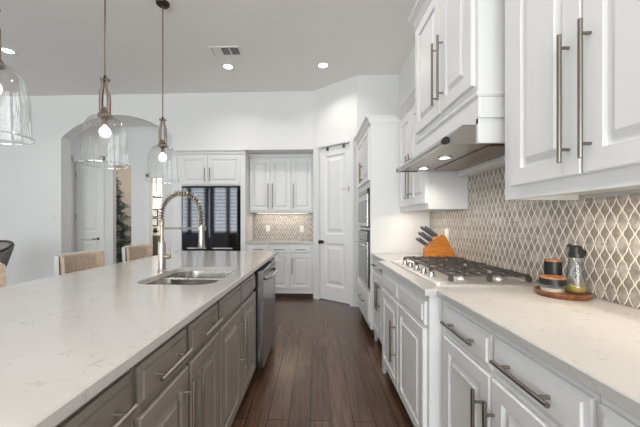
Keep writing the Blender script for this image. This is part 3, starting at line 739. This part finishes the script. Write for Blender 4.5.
front(r, F, 'door', 1.937, h1 - .03, 1.935, 2.75, 'cabinet_white', ('v', 1.974, 2.00, 2.40), .075)
loft_rect(HX, WB, h0, h1, crown_levels(2.786, 2.86, .065), sx0=1, sy0=0, sy1=0).build('crown', 'cabinet_white', r)

# range hood
r = thing('range_hood', 'stainless under-cabinet range hood with two lit lamps over the cooktop', 'range hood', (.92, 1.96, 1.62))
n0, n1 = 1.5415, 2.40
prof = [(.668, 1.640), (.668, 1.668), (.742, 1.736), (HX + .0, 1.736)]
mb = MB()
for y0, y1 in ((n0, n0 + .012), (n1 - .012, n1)):      # side cheeks
    mb.prism_y([(.668, 1.640), (.668, 1.670), (.742, 1.735), (HX - .0005, 1.735), (HX - .0005, 1.640)], y0, y1)
mb.add([(.668, n0, 1.670), (.742, n0, 1.7355), (.742, n1, 1.7355), (.668, n1, 1.670)], [(0, 1, 2, 3)])
mb.box(.742, HX - .002, n0, n1, 1.733, 1.7358)
mb.build('shell', 'hood_steel', r)
mb = MB(); mb.tube([(.660, n0 + .012, 1.658), (.660, n1 - .012, 1.658)], .018, 16); mb.build('front_bar', 'stainless', r)
for y0, y1 in ((n0 - .004, n0 + .0115), (n1 - .0115, n1 + .004)): MB().tube([(.660, y0, 1.658), (.660, y1, 1.658)], .0195, 16).build('end_cap', 'black_plastic', r)
und = MB(); zu = 1.645
und.box(.672, 1.12, n0 + .013, n1 - .013, zu, zu + .004); und.box(HX + .03, 1.12, n0 + .022, n1 - .013, zu + .0041, zu + .05)
und.build('underside', 'hood_steel', r)
MB().box(.90, 1.10, n0 + .05, n1 - .09, zu - .006, zu - .0005, .002).build('grease_filter', 'bronze', r)
for y in (1.885, 2.25):
    l = MB().lathe([(.0, -.004), (.030, -.004), (.030, -.0005)], (.80, y, zu), 20).build('lamp', 'hood_glow', r)
    MB().lathe([(.030, -.0045), (.040, -.0045), (.040, -.0003)], (.80, y, zu), 20).build('lamp_ring', 'stainless', l)
    sp = bpy.data.lights.new('hood_lamp_light', 'SPOT'); sp.energy = 9; sp.spot_size = R(150); sp.spot_blend = .6; sp.color = (1, .92, .80); sp.shadow_soft_size = .03
    so = bpy.data.objects.new('hood_lamp_light', sp); C.objects.link(so); so.location = (.80, y, zu - .012)

# under-cabinet light strips
def led_strip(x, y0, y1, z, label, power):
    r = thing('light_strip', label, 'light', (x, (y0 + y1) / 2, z - .012))
    MB().box(x - .02, x + .02, y0, y1, z - .010, z - .001).build('housing', 'white_plastic', r)
    MB().box(x - .014, x + .014, y0 + .01, y1 - .01, z - .0125, z - .0102).build('diffuser', 'led_glow', r)
    area('light_strip_glow', (x, (y0 + y1) / 2, z - .016), (0, 0, 0), .03, y1 - y0 - .03, power, (1, .87, .68))
led_strip(.96, .70, 1.33, 1.369, 'slim light strip under the large top right wall cabinet', 4)
led_strip(.955, 2.55, 3.12, 1.371, 'slim light strip under the wall cabinet beside the oven tower', 2.2)
r = thing('light_strip', 'slim light strip under the wall cabinets of the back recess', 'light', (-.6, 5.42, 1.40))
MB().box(-1.05, -.13, 5.40, 5.44, 1.407, 1.417).build('housing', 'white_plastic', r)
MB().box(-1.04, -.14, 5.406, 5.434, 1.4045, 1.4068).build('diffuser', 'led_glow', r)
area('light_strip_glow', (-.6, 5.42, 1.40), (0, 0, 0), .85, .03, 3.0, (1, .87, .68))

# ------------------------------------------------------------------ cooktop
CX0, CX1, CY0, CY1 = .622, 1.155, 1.575, 2.495
r = thing('gas_cooktop', 'stainless gas cooktop with black cast-iron grates set in the right counter', 'cooktop', (.89, 2.045, .92))
rr = lambda i, z: [(x, y, z) for x, y in rrect(CX0 + i, CX1 - i, CY0 + i, CY1 - i, .02, 3)]
MB().rings([rr(0, .9203), rr(0, .926), rr(.006, .930), rr(.022, .930), rr(.03, .926)], cap_first=True).build('pan', 'cooktop_steel', r)
zt = .968
for (y0, y1) in ((CY0 + .055, CY0 + .33), (CY0 + .335, CY0 + .605), (CY0 + .61, CY1 - .03)):
    g = MB(); x0, x1 = CX0 + .105, CX1 - .025; t = .005
    for x in (x0, x1): g.box(x - t, x + t, y0, y1, zt - .011, zt)
    for y in (y0 + t, y1 - t): g.box(x0, x1, y - t, y + t, zt - .011, zt)
    for fx_ in (.17, .34, .5, .66, .83):
        x = x0 + (x1 - x0) * fx_; g.box(x - t * .8, x + t * .8, y0, y0 + (y1 - y0) * .33, zt - .012, zt + .006); g.box(x - t * .8, x + t * .8, y1 - (y1 - y0) * .33, y1, zt - .012, zt + .006)
    ym = (y0 + y1) / 2
    g.box(x0, x0 + .10, ym - t, ym + t, zt - .012, zt + .006); g.box(x1 - .10, x1, ym - t, ym + t, zt - .012, zt + .006); g.box((x0 + x1) / 2 - .06, (x0 + x1) / 2 + .06, ym - t, ym + t, zt - .012, zt + .006)
    for x in (x0, (x0 + x1) / 2, x1):
        for y in (y0 + t, y1 - t): g.box(x - .011, x + .011, y - .008, y + .008, .9305 if abs(x - x0) > 1 else .931, zt - .0111)
    g.build('grate', 'black_iron', r)
burn = [(.82, CY0 + .17), (1.03, CY0 + .17), (.92, CY0 + .455), (.82, CY0 + .74), (1.03, CY0 + .74)]
for i, (x, y) in enumerate(burn):
    k = 1.25 if i == 2 else 1
    b = MB().lathe([(.052 * k, 0), (.050 * k, .010), (.040 * k, .014), (.038 * k, .018), (0, .018)], (x, y, .9265), 20).build('burner', 'cooktop_steel', r)
    MB().lathe([(0, .0185), (.036 * k, .0185), (.036 * k, .024), (.032 * k, .027), (0, .027)], (x, y, .9265), 20).build('burner_cap', 'black_iron', b)
for k in range(5):
    y = CY0 + .20 + k * .128
    kn = MB().lathe([(0, 0), (.022, 0), (.022, .006), (.017, .010), (.016, .030), (.014, .034), (0, .034)], (CX0 + .055, y, .9265), 18).build('knob', 'stainless', r)
    MB().box(CX0 + .0535, CX0 + .0565, y - .002, y + .015, .9606, .9625).build('pointer', 'black_plastic', kn)

# ------------------------------------------------------------------ knife block
r = thing('knife_block', 'orange wooden knife block leaning at the end of the counter behind the cooktop', 'knife block', (1.08, 2.61, .92))
# side profile in XZ (blades slant toward the aisle), extruded in depth
kb = [(.945, .9205), (1.20, .9205), (1.09, 1.135), (1.06, 1.14), (.945, 1.025)]
MB().prism_y(kb, 2.56, 2.665).build('block', 'knife_wood', r)
def knife(px, pz, y, ln, k, label):
    d = Vector((-.80, 0, .60)).normalized(); n = Vector((.6, 0, .8)).normalized()
    s0_ = Vector((px, y, pz)); t = thing('knife', label, 'knife', s0_)
    MB().obox(s0_ + d * .011, d * .006, Vector((0, .0075, 0)), n * (.0125 * k)).build('bolster', 'stainless', t)
    hd = MB(); hd.rings([[s0_ + d * a + Vector((0, .007 * b * sy, 0)) + n * (.0125 * k * b * sz) for sy, sz in ((-1, -1), (1, -1), (1, 1), (-1, 1))] for a, b in ((.0172, .95), (.04, .9), (.07, .95), (ln - .008, 1.05), (ln, .85))], cap_first=True)
    hd.build('handle', 'shade_dark', t)
    MB().obox(s0_ + d * (ln + .003), d * .0028, Vector((0, .0065, 0)), n * (.011 * k)).build('end_cap', 'stainless', t)
names = ['dark-handled knife highest in the orange block, nearer the camera', 'dark-handled knife highest in the orange block, farther from the camera',
         'dark-handled knife in the middle row of the orange block, nearer the camera', 'dark-handled knife in the middle row of the orange block, farther from the camera',
         'dark-handled knife in the lowest row of the orange block, nearer the camera', 'dark-handled knife in the lowest row of the orange block, farther from the camera']
spots = [(1.043, 1.123, 2.59, .14, 1), (1.036, 1.116, 2.64, .145, 1), (1.004, 1.084, 2.59, .125, .9), (.999, 1.079, 2.637, .125, .9), (.966, 1.046, 2.592, .105, .8), (.962, 1.042, 2.635, .105, .8)]
for lb, s_ in zip(names, spots): knife(*s_, lb)

# ------------------------------------------------------------------ tray with jars
tc_ = (1.095, 1.375)
mb = MB().lathe([(0, .004), (.080, .004), (.090, .0), (.095, .006), (.103, .021), (.099, .024), (.090, .014), (0, .013)], (*tc_, .9202), 40)
tray = mb.build('tray', 'tray_wood', None, (*tc_, .92)); tag(tray, 'round reddish-brown wooden tray on the right counter', 'tray')
ZT = .9335
def jar(name, label, x, y, rad_, h, lid_h, fill, fmat, loc_z=ZT):
    t = thing(name, label, 'jar', (x, y, loc_z))
    MB().lathe([(0, .001), (rad_ * .92, .001), (rad_, .008), (rad_, h), (rad_ - .004, h), (rad_ - .004, .010), (0, .008)], (x, y, loc_z), 28).build('glass', 'jar_glass', t)
    MB().lathe([(0, .011), (rad_ - .006, .011), (rad_ - .006, fill), (0, fill + .004)], (x, y, loc_z), 24).build('contents', fmat, t)
    ld = MB().lathe([(0, h + .0005), (rad_ * 1.03, h + .0005), (rad_ * 1.03, h + lid_h), (0, h + lid_h)], (x, y, loc_z), 28).build('lid', 'black_plastic', t)
    MB().lathe([(0, lid_h + h + .0005), (rad_ * 1.0, lid_h + h + .0005), (rad_ * 1.0, h + lid_h + .006), (rad_ * .95, h + lid_h + .009), (0, h + lid_h + .009)], (x, y, loc_z), 28).build('lid_top', 'lid_wood', ld)
jar('spice_jar', 'short glass jar with black band and wooden lid at the left of the tray', 1.044, 1.362, .047, .040, .026, .026, 'salt')
jar('canister', 'taller canister with a wide black band and wooden lid at the back of the tray', 1.105, 1.440, .033, .070, .060, .055, 'salt')
bx_, by_ = 1.142, 1.362
t = thing('oil_bottle', 'clear glass oil bottle with black pour spout on the tray', 'bottle', (bx_, by_, ZT))
pb = [(0, .001), (.034, .002), (.0385, .010), (.038, .03), (.031, .09), (.026, .150), (.027, .157)]
MB().lathe(pb + [(.0245, .157), (.0235, .150), (.0285, .09), (.0355, .03), (.0345, .010), (0, .008)], (bx_, by_, ZT), 28).build('glass', 'jar_glass', t)
MB().lathe([(0, .011), (.033, .011), (.0345, .03), (.0335, .036), (0, .036)], (bx_, by_, ZT), 24).build('oil', 'oil', t)
sp = MB().lathe([(0, .1575), (.027, .1575), (.028, .176), (.024, .184), (.022, .204), (.015, .210), (0, .211)], (bx_, by_, ZT), 20)
sp.tube([(bx_ - .01, by_, ZT + .195), (bx_ - .03, by_, ZT + .212), (bx_ - .036, by_, ZT + .205)], [.011, .008, .006], 10); sp.tube([(bx_ + .015, by_, ZT + .19), (bx_ + .038, by_, ZT + .185), (bx_ + .036, by_, ZT + .165)], .006, 8)
sp.build('pour_spout', 'black_plastic', t)

# ------------------------------------------------------------------ refrigerator recess and dry bar
r = thing('fridge_surround', 'white cabinet framing the refrigerator with two doors over it', 'cabinet', (-1.75, 5.24, 0))
FY = 4.945
mb = MB(); mb.box(-2.312, -2.235, FY, 5.54, 0, 2.37); mb.box(-1.238, -1.16, FY, 5.54, 0, 2.37); mb.box(-2.234, -1.239, FY, 5.54, 1.855, 2.37)
mb.build('body', 'cabinet_white', r)
F = BF(FY)
front(r, F, 'door', -2.232, -1.793, 1.875, 2.345, 'cabinet_white', ('v', -1.83, 1.92, 2.15))
front(r, F, 'door', -1.781, -1.243, 1.875, 2.345, 'cabinet_white', ('v', -1.745, 1.92, 2.15))
loft_rect(-2.312, -1.16, FY, 5.54, crown_levels(2.371, 2.447, .045), sy0=1).build('crown', 'cabinet_white', r)
r = thing('refrigerator', 'black stainless refrigerator with glossy doors mirroring the shuttered windows', 'refrigerator', (-1.735, 5.2, 0))
MB().box(-2.20, -1.262, 4.955, 5.52, .02, 1.80).build('body', 'black_gap', r)
fy0, fy1 = 4.895, 4.950
dl_ = MB().box(-2.205, -1.745, fy0, fy1, .80, 1.822, .008).build('door', 'fridge_steel', r)
dr_ = MB().box(-1.738, -1.278, fy0, fy1, .80, 1.822, .008).build('door', 'fridge_steel', r)
dwr = MB().box(-2.205, -1.278, fy0, fy1, .06, .785, .008).build('freezer_drawer', 'fridge_steel', r)
for d, a, b in ((dl_, -2.12, -1.80), (dr_, -1.69, -1.36)): MB().box(a, b, fy0 - .012, fy0 - .0005, .806, .826, .003).build('pull_lip', 'nickel', d)
MB().box(-2.12, -1.36, fy0 - .03, fy0 - .0005, .755, .775, .004).build('pull_lip', 'nickel', dwr)
MB().box(-2.14, -1.34, 5.0, 5.45, 0.0005, .019).build('base', 'black_plastic', r)

G_B = 'white cabinets of the back recess'
F = BF(4.945); BX0, BX1 = -1.155, -.033
w3 = (BX1 - BX0) / 3
xs = [-1.115, -.762, -.418, -.055]
fr = []
for i in range(3):
    a, b = xs[i] + .008, xs[i + 1] - .008
    fr.append(('drawer', a, b, .735, .868, ('h', .80, (a + b) / 2 - .085, (a + b) / 2 + .085)))
    hx = b - .035 if i == 0 else a + .035
    fr.append(('door', a, b, .15, .715, ('v', hx, .40, .66)))
base_unit('base_cabinet', 'white base cabinet with three drawers in the back recess by the pantry', F, BX0, BX1, .60, fr, 'cabinet_white', G_B, toe=.05, zbot=.07)
ct = MB().box(BX0 + .001, BX1 - .001, 4.915, 5.547, .89, .92, .003).build('countertop', 'quartz', None, (-.6, 5.2, .89)); tag(ct, 'short white countertop in the back recess beside the refrigerator', 'countertop')
r = thing('wall_cabinet', 'white three-door wall cabinet in the back recess over the small counter', 'cabinet', (-.6, 5.38, 1.41), G_B)
MB().box(BX0, BX1, 5.24, 5.547, 1.418, 2.37).build('body', 'cabinet_white', r)
F = BF(5.24)
for i, (a, b) in enumerate(((-1.14, -.79), (-.772, -.425), (-.408, -.058))):
    front(r, F, 'door', a, b, 1.45, 2.35, 'cabinet_white', ('v', (b - .03) if i == 0 else a + .03, 1.48, 1.92))
loft_rect(BX0, BX1, 5.24, 5.547, crown_levels(2.371, 2.44, .03), sy0=1).build('crown', 'cabinet_white', r)

# ------------------------------------------------------------------ pendants
def pendant(x, y, label):
    zb = 1.655; r = thing('pendant_light', label, 'pendant light', (x, y, zb), 'clear glass bell pendants over the island')
    o = [(.044, .345), (.066, .338), (.096, .318), (.118, .285), (.132, .24), (.138, .19), (.141, .11), (.143, .04), (.146, .015), (.152, .0)]
    sh = o
    g = MB().lathe(sh, (x, y, zb), 48).build('shade', 'clear_glass', r)
    MB().lathe([(.1495, .0), (.1535, .003), (.1535, -.003), (.1495, -.0035), (.1495, .0)], (x, y, zb - .002), 48).build('rim', 'rim_glass', g)
    c = MB().lathe([(.0, .335), (.046, .335), (.047, .348), (.040, .362), (.03, .372), (.026, .40), (.0, .402)], (x, y, zb), 24).build('cap', 'bronze', r)
    MB().lathe([(.0, .405), (.019, .405), (.019, .29), (.022, .286), (.022, .279), (0, .279)], (x, y, zb - .001), 16).build('socket', 'bronze', r)
    yk = MB()
    for s_ in (-1, 1):
        yk.tube([(x + s_ * .028, y, zb + .355), (x + s_ * .029, y, zb + .44), (x + s_ * .027, y, zb + .50), (x + s_ * .015, y, zb + .555), (x + s_ * .013, y, zb + .61)], [.013, .014, .014, .011, .010], 8)
        yk.tube([(x + s_ * .012, y, zb + .365), (x + s_ * .036, y, zb + .365)], .007, 8)
        yk.tube([(x + s_ * .020, y - .012, zb + .60), (x + s_ * .020, y + .012, zb + .60)], .012, 10)
    yk.tube([(x - .030, y, zb + .60), (x + .030, y, zb + .60)], .009, 8)
    yk.build('yoke', 'bronze', r)
    kz = MB().lathe([(0, .585), (.010, .59), (.012, .61), (.008, .63), (0, .632)], (x, y, zb), 12); kz.build('swivel', 'dark_bronze', r)
    MB().tube([(x, y, zb + .63), (x, y, CEIL - .03)], .006, 8).build('rod', 'bronze', r)
    MB().lathe([(0, -.03), (.02, -.03), (.058, -.022), (.063, -.012), (.063, -.001), (0, -.001)], (x, y, CEIL), 28).build('canopy', 'dark_bronze', r)
    b = MB().lathe([(.0, .190), (.018, .193), (.032, .207), (.038, .228), (.033, .249), (.018, .266), (.012, .278), (0, .2785)], (x, y, zb), 20).build('bulb', 'lamp_glow', r)
pendant(-1.53, 1.36, 'clear glass bell pendant at the left edge of the photo, nearest the camera')
pendant(-1.488, 2.07, 'clear glass bell pendant in the middle, in front of the arch')
pendant(-1.50, 2.90, 'clear glass bell pendant farthest from the camera, above the faucet')

# ------------------------------------------------------------------ ceiling fittings
def downlight(x, y, label, power=11):
    r = thing('recessed_light', label, 'ceiling light', (x, y, CEIL - .01), 'recessed ceiling lights')
    MB().lathe([(.062, -.001), (.085, -.001), (.086, -.005), (.080, -.008), (.062, -.006), (.062, -.001)], (x, y, CEIL), 28).build('trim_ring', 'white_plastic', r)
    MB().lathe([(0, -.004), (.061, -.004), (.061, -.001), (0, -.001)], (x, y, CEIL), 28).build('lens', 'can_glow', r)
    l = bpy.data.lights.new('recessed_glow', 'AREA'); l.shape = 'DISK'; l.size = .12; l.energy = power; l.spread = R(135); l.color = (1, .95, .88)
    o = bpy.data.objects.new('recessed_glow', l); C.objects.link(o); o.location = (x, y, CEIL - .010)
downlight(-1.205, 4.12, 'round recessed light between the ceiling vent and the refrigerator recess')
downlight(.11, 4.14, 'round recessed light over the aisle near the pantry door')
downlight(-3.87, 3.63, 'round recessed light at the left, above the nearest pendant')
for x, y, lb, *pw in ((.11, 2.2, 'recessed light over the aisle above the cooktop', 12), (.11, .4, 'recessed light over the aisle above the camera', 17), (.11, -1.2, 'unseen recessed light added behind the camera to brighten the aisle', 36), (-3.3, .8, 'recessed light over the dining side'), (-1.9, -1.8, 'recessed light over the living room'), (-4.6, -1.8, 'recessed light over the living room corner')):  # the one behind the camera is added to brighten the low aisle fronts
    downlight(x, y, lb, *pw)
r = thing('ceiling_vent', 'white ceiling air vent with dark louvers in front of a recessed light', 'vent', (-1.125, 3.74, CEIL - .012))
vx0, vx1, vy0, vy1 = -1.315, -.935, 3.64, 3.85; zv = CEIL - .001
fr = MB(); t = .022
fr.box(vx0, vx1, vy0, vy0 + t, zv - .010, zv); fr.box(vx0, vx1, vy1 - t, vy1, zv - .010, zv); fr.box(vx0, vx0 + t, vy0 + t, vy1 - t, zv - .010, zv); fr.box(vx1 - t, vx1, vy0 + t, vy1 - t, zv - .010, zv)
w_ = (vx1 - vx0 - 2 * t) / 3
for k in (1, 2): fr.box(vx0 + t + w_ * k - .007, vx0 + t + w_ * k + .007, vy0 + t, vy1 - t, zv - .010, zv)
fr.build('frame', 'white_plastic', r)
MB().box(vx0 + t, vx1 - t, vy0 + t, vy1 - t, zv - .002, zv).build('backing', 'black_gap', r)
for k in range(3):
    lv = MB(); a = vx0 + t + w_ * k + .008; b = a + w_ - .016
    for j in range(7):
        if k == 0: y = vy0 + t + .012 + j * .0235; lv.obox(((a + b) / 2, y, zv - .006), ((b - a) / 2, 0, 0), (0, .010, -.0025), (0, .0003, .001))
        else: x = a + .008 + j * (b - a - .016) / 6; lv.obox((x, (vy0 + vy1) / 2, zv - .006), (.0035, 0, -.0042), (.0008, 0, .0006), (0, (vy1 - vy0) / 2 - t - .001, 0))
    lv.build('louvers', 'white_plastic', r)

# ------------------------------------------------------------------ bar stools
def stool(loc):
    x, y = 0, 0
    r = thing('bar_stool', '', 'stool', (0, 0, 0), 'tan bar stools along the island')
    MB().box(-.20, .21, -.22, .22, .60, .68, .03).build('seat', 'tan_fabric', r)
    # back curves round slightly at both ends
    def shell(off, th, z0, z1, half):
        rings = []
        for i in range(13):
            t_ = -1 + 2 * i / 12; yy = half * t_; xx = -.20 + off + .055 * abs(t_) ** 3
            rings.append([(xx, yy, z0), (xx + th, yy, z0), (xx + th - .02, yy, z1 - .015), (xx + th * .5 - .02, yy, z1), (xx - .02, yy, z1 - .01)])
        return MB().rings(rings, cap_first=True, smooth=True)
    shell(.0, .035, .60, 1.005, .222).build('back_shell', 'pale_fabric', r)
    shell(.036, .03, .66, 1.0, .210).build('backrest', 'tan_fabric', r)
    for a in (-1, 1):
        for b in (-1, 1):
            MB().tube([(.17 * a, .18 * b, .60), (.20 * a, .205 * b, 0.0)], [.02, .014], 8).build('leg', 'dark_wood', r)
    MB().tube([(.19, -.19, .22), (.19, .19, .22)], .010, 8).build('footrest', 'dark_wood', r)
    r.location = loc
    return r
s_ = stool((-1.73, 1.495, 0)); s_['label'] = 'tan bar stool cut off by the left edge of the photo'
copy_thing(s_, (-1.73, 2.325, 0), 0, 'tan bar stool in front of the white hall door')
copy_thing(s_, (-1.73, 3.09, 0), 0, 'tan bar stool nearest the faucet')

# gray barrel chair at the dining side
r = thing('dining_chair', 'gray upholstered barrel chair with a dark rim at the far left', 'chair', (-4.17, 3.55, 0))
cx_, cy_ = -4.17, 3.55; ring_o, ring_i, rim = [], [], []
mb = MB(); rings = []
for i in range(25):
    a = R(-60 + 300 * i / 24) ; ca, sa = math.cos(a + R(90) - R(90)), math.sin(a)
    k = .5 + .5 * math.cos(a - R(90)); zt_ = .78 + .20 * k
    ro, ri = .33, .28
    rings.append([(cx_ + ro * .55 * math.cos(a), cy_ + ro * .55 * math.sin(a), .40), (cx_ + ro * math.cos(a), cy_ + ro * math.sin(a), zt_), (cx_ + ri * math.cos(a), cy_ + ri * math.sin(a), zt_), (cx_ + ri * .55 * math.cos(a), cy_ + ri * .55 * math.sin(a), .40)])
    rim.append((cx_ + .305 * math.cos(a), cy_ + .305 * math.sin(a), zt_ + .010))
mb.rings(rings, cap_first=True, smooth=True); mb.build('backrest', 'gray_fabric', r)
MB().tube(rim, .018, 8).build('top_rail', 'dark_wood', r)
MB().lathe([(0, .40), (.15, .40), (.17, .47), (.15, .49), (0, .50)], (cx_, cy_, 0), 24).build('seat', 'gray_fabric', r)
for a in (45, 135, 225, 315): MB().tube([(cx_ + .18 * math.cos(R(a)), cy_ + .18 * math.sin(R(a)), .40), (cx_ + .24 * math.cos(R(a)), cy_ + .24 * math.sin(R(a)), 0)], [.02, .013], 8).build('leg', 'dark_wood', r)

# ------------------------------------------------------------------ seen past the arch
tx, ty_ = -4.62, 6.62
r = thing('christmas_tree', 'dark green flocked christmas tree in the room past the arch', 'tree', (tx, ty_, 0))
fo = MB()
for k in range(6500):
    h = random.random() ** 1.25; z = .30 + 2.2 * h; rmax = .60 * (1 - h) ** .85 + .03
    tier = .75 + .25 * math.sin(z * 24)
    a = random.uniform(0, 2 * math.pi); rr_ = rmax * tier * random.uniform(.45, 1.0)
    p = Vector((tx + rr_ * math.cos(a), ty_ + rr_ * math.sin(a), z))
    d = Vector((math.cos(a + random.uniform(-.7, .7)), math.sin(a + random.uniform(-.7, .7)), random.uniform(-.45, .25))).normalized()
    q = d.cross(Vector((random.uniform(-1, 1), random.uniform(-1, 1), random.uniform(-1, 1)))).normalized() * .011
    ln = random.uniform(.05, .10)
    fo.add([p - q, p + q, p + d * ln + q * .3, p + d * ln - q * .3], [(0, 1, 2, 3)])
fo.build('foliage', 'tree_green', r)
MB().tube([(tx, ty_, .03), (tx, ty_, 2.46)], [.05, .008], 8).build('trunk', 'dark_wood', r)
MB().lathe([(0, 0.001), (.18, 0.001), (.16, .10), (.06, .12), (0, .12)], (tx, ty_, 0), 20).build('stand', 'dark_wood', r)

SYB = 8.79
def picture(x0, x1, z0, z1, label):
    t = thing('picture_frame', label, 'picture', ((x0 + x1) / 2, SYB, z0), 'framed pictures in the far room')
    f = MB(); q = .022
    f.box(x0, x1, SYB - .025, SYB, z0, z0 + q); f.box(x0, x1, SYB - .025, SYB, z1 - q, z1); f.box(x0, x0 + q, SYB - .025, SYB, z0 + q, z1 - q); f.box(x1 - q, x1, SYB - .025, SYB, z0 + q, z1 - q); f.build('frame', 'black_plastic', t)
    MB().box(x0 + q, x1 - q, SYB - .010, SYB - .001, z0 + q, z1 - q).build('print', 'paper', t)
picture(-4.875, -4.685, 1.405, 1.640, 'upper small black-framed picture in the far bright room')
picture(-4.875, -4.685, 1.135, 1.375, 'lower small black-framed picture in the far bright room')
r = thing('chandelier', 'small chandelier hanging in the far bright room past the arch', 'chandelier', (-4.05, 7.5, 1.87))
MB().tube([(-4.05, 7.5, 1.90), (-4.05, 7.5, 3.119)], .008, 8).build('stem', 'dark_bronze', r)
rg = [(-4.05 + .16 * math.cos(R(a)), 7.5 + .16 * math.sin(R(a)), 1.89) for a in range(0, 361, 15)]
mb = MB().tube(rg, .010, 8)
for a in (0, 60, 120): mb.tube([(-4.05 - .16 * math.cos(R(a)), 7.5 - .16 * math.sin(R(a)), 1.89), (-4.05 + .16 * math.cos(R(a)), 7.5 + .16 * math.sin(R(a)), 1.89)], .006, 6)
mb.build('ring', 'dark_bronze', r)
for a in range(0, 360, 60): MB().lathe([(0, 0), (.02, .004), (.024, .05), (.014, .09), (0, .10)], (-4.05 + .16 * math.cos(R(a)), 7.5 + .16 * math.sin(R(a)), 1.90), 12).build('bulb', 'lamp_glow', r)
r = thing('side_cabinet', 'dark olive cabinet in the far bright room past the arch', 'cabinet', (-4.31, 8.0, 0))
MB().box(-4.415, -4.205, 7.85, 8.15, .10, .86, .006).build('body', 'olive_paint', r)
MB().box(-4.425, -4.195, 7.84, 8.16, .861, .885, .004).build('top', 'dark_wood', r)
for x, y in ((-4.40, 7.87), (-4.22, 7.87), (-4.40, 8.13), (-4.22, 8.13)): MB().box(x - .012, x + .012, y - .012, y + .012, 0, .099).build('leg', 'dark_wood', r)
r = thing('potted_plant', 'dark leafy plant standing on the olive cabinet in the far room', 'plant', (-4.34, 7.98, .886))
MB().lathe([(0, .001), (.045, .001), (.06, .08), (.055, .08), (0, .07)], (-4.34, 7.98, .886), 18).build('pot', 'white_plastic', r)
fo = MB()
for k in range(60):
    a = random.uniform(0, 6.283); e = random.uniform(.2, 1.4); d = Vector((math.cos(a) * math.cos(e), math.sin(a) * math.cos(e), math.sin(e))); q = d.cross(Vector((0, 0, 1))).normalized() * .016
    p = Vector((-4.34, 7.98, .95)); ln = random.uniform(.10, .20)
    fo.add([p, p + d * ln * .5 + q, p + d * ln, p + d * ln * .5 - q], [(0, 1, 2, 3)])
fo.build('foliage', 'leaf_green', r)
for (x, y, z, e, nm) in ((-4.3, 6.4, 3.0, 34, 'bedroom_lamp_light'), (-3.6, 7.8, 3.0, 95, 'study_lamp_light'), (-2.9, 6.6, 3.0, 12, 'study_front_light')):
    l = bpy.data.lights.new(nm, 'AREA'); l.shape = 'DISK'; l.size = .25; l.energy = e; l.color = (1, .93, .84)
    o = bpy.data.objects.new(nm, l); C.objects.link(o); o.location = (x, y, z)
area('hall_fill', (-5.59, 5.43, 1.6), (R(90), 0, R(-90)), .45, 2.0, 9, DAY)  # unseen fill light added beside the hall wall, no window there
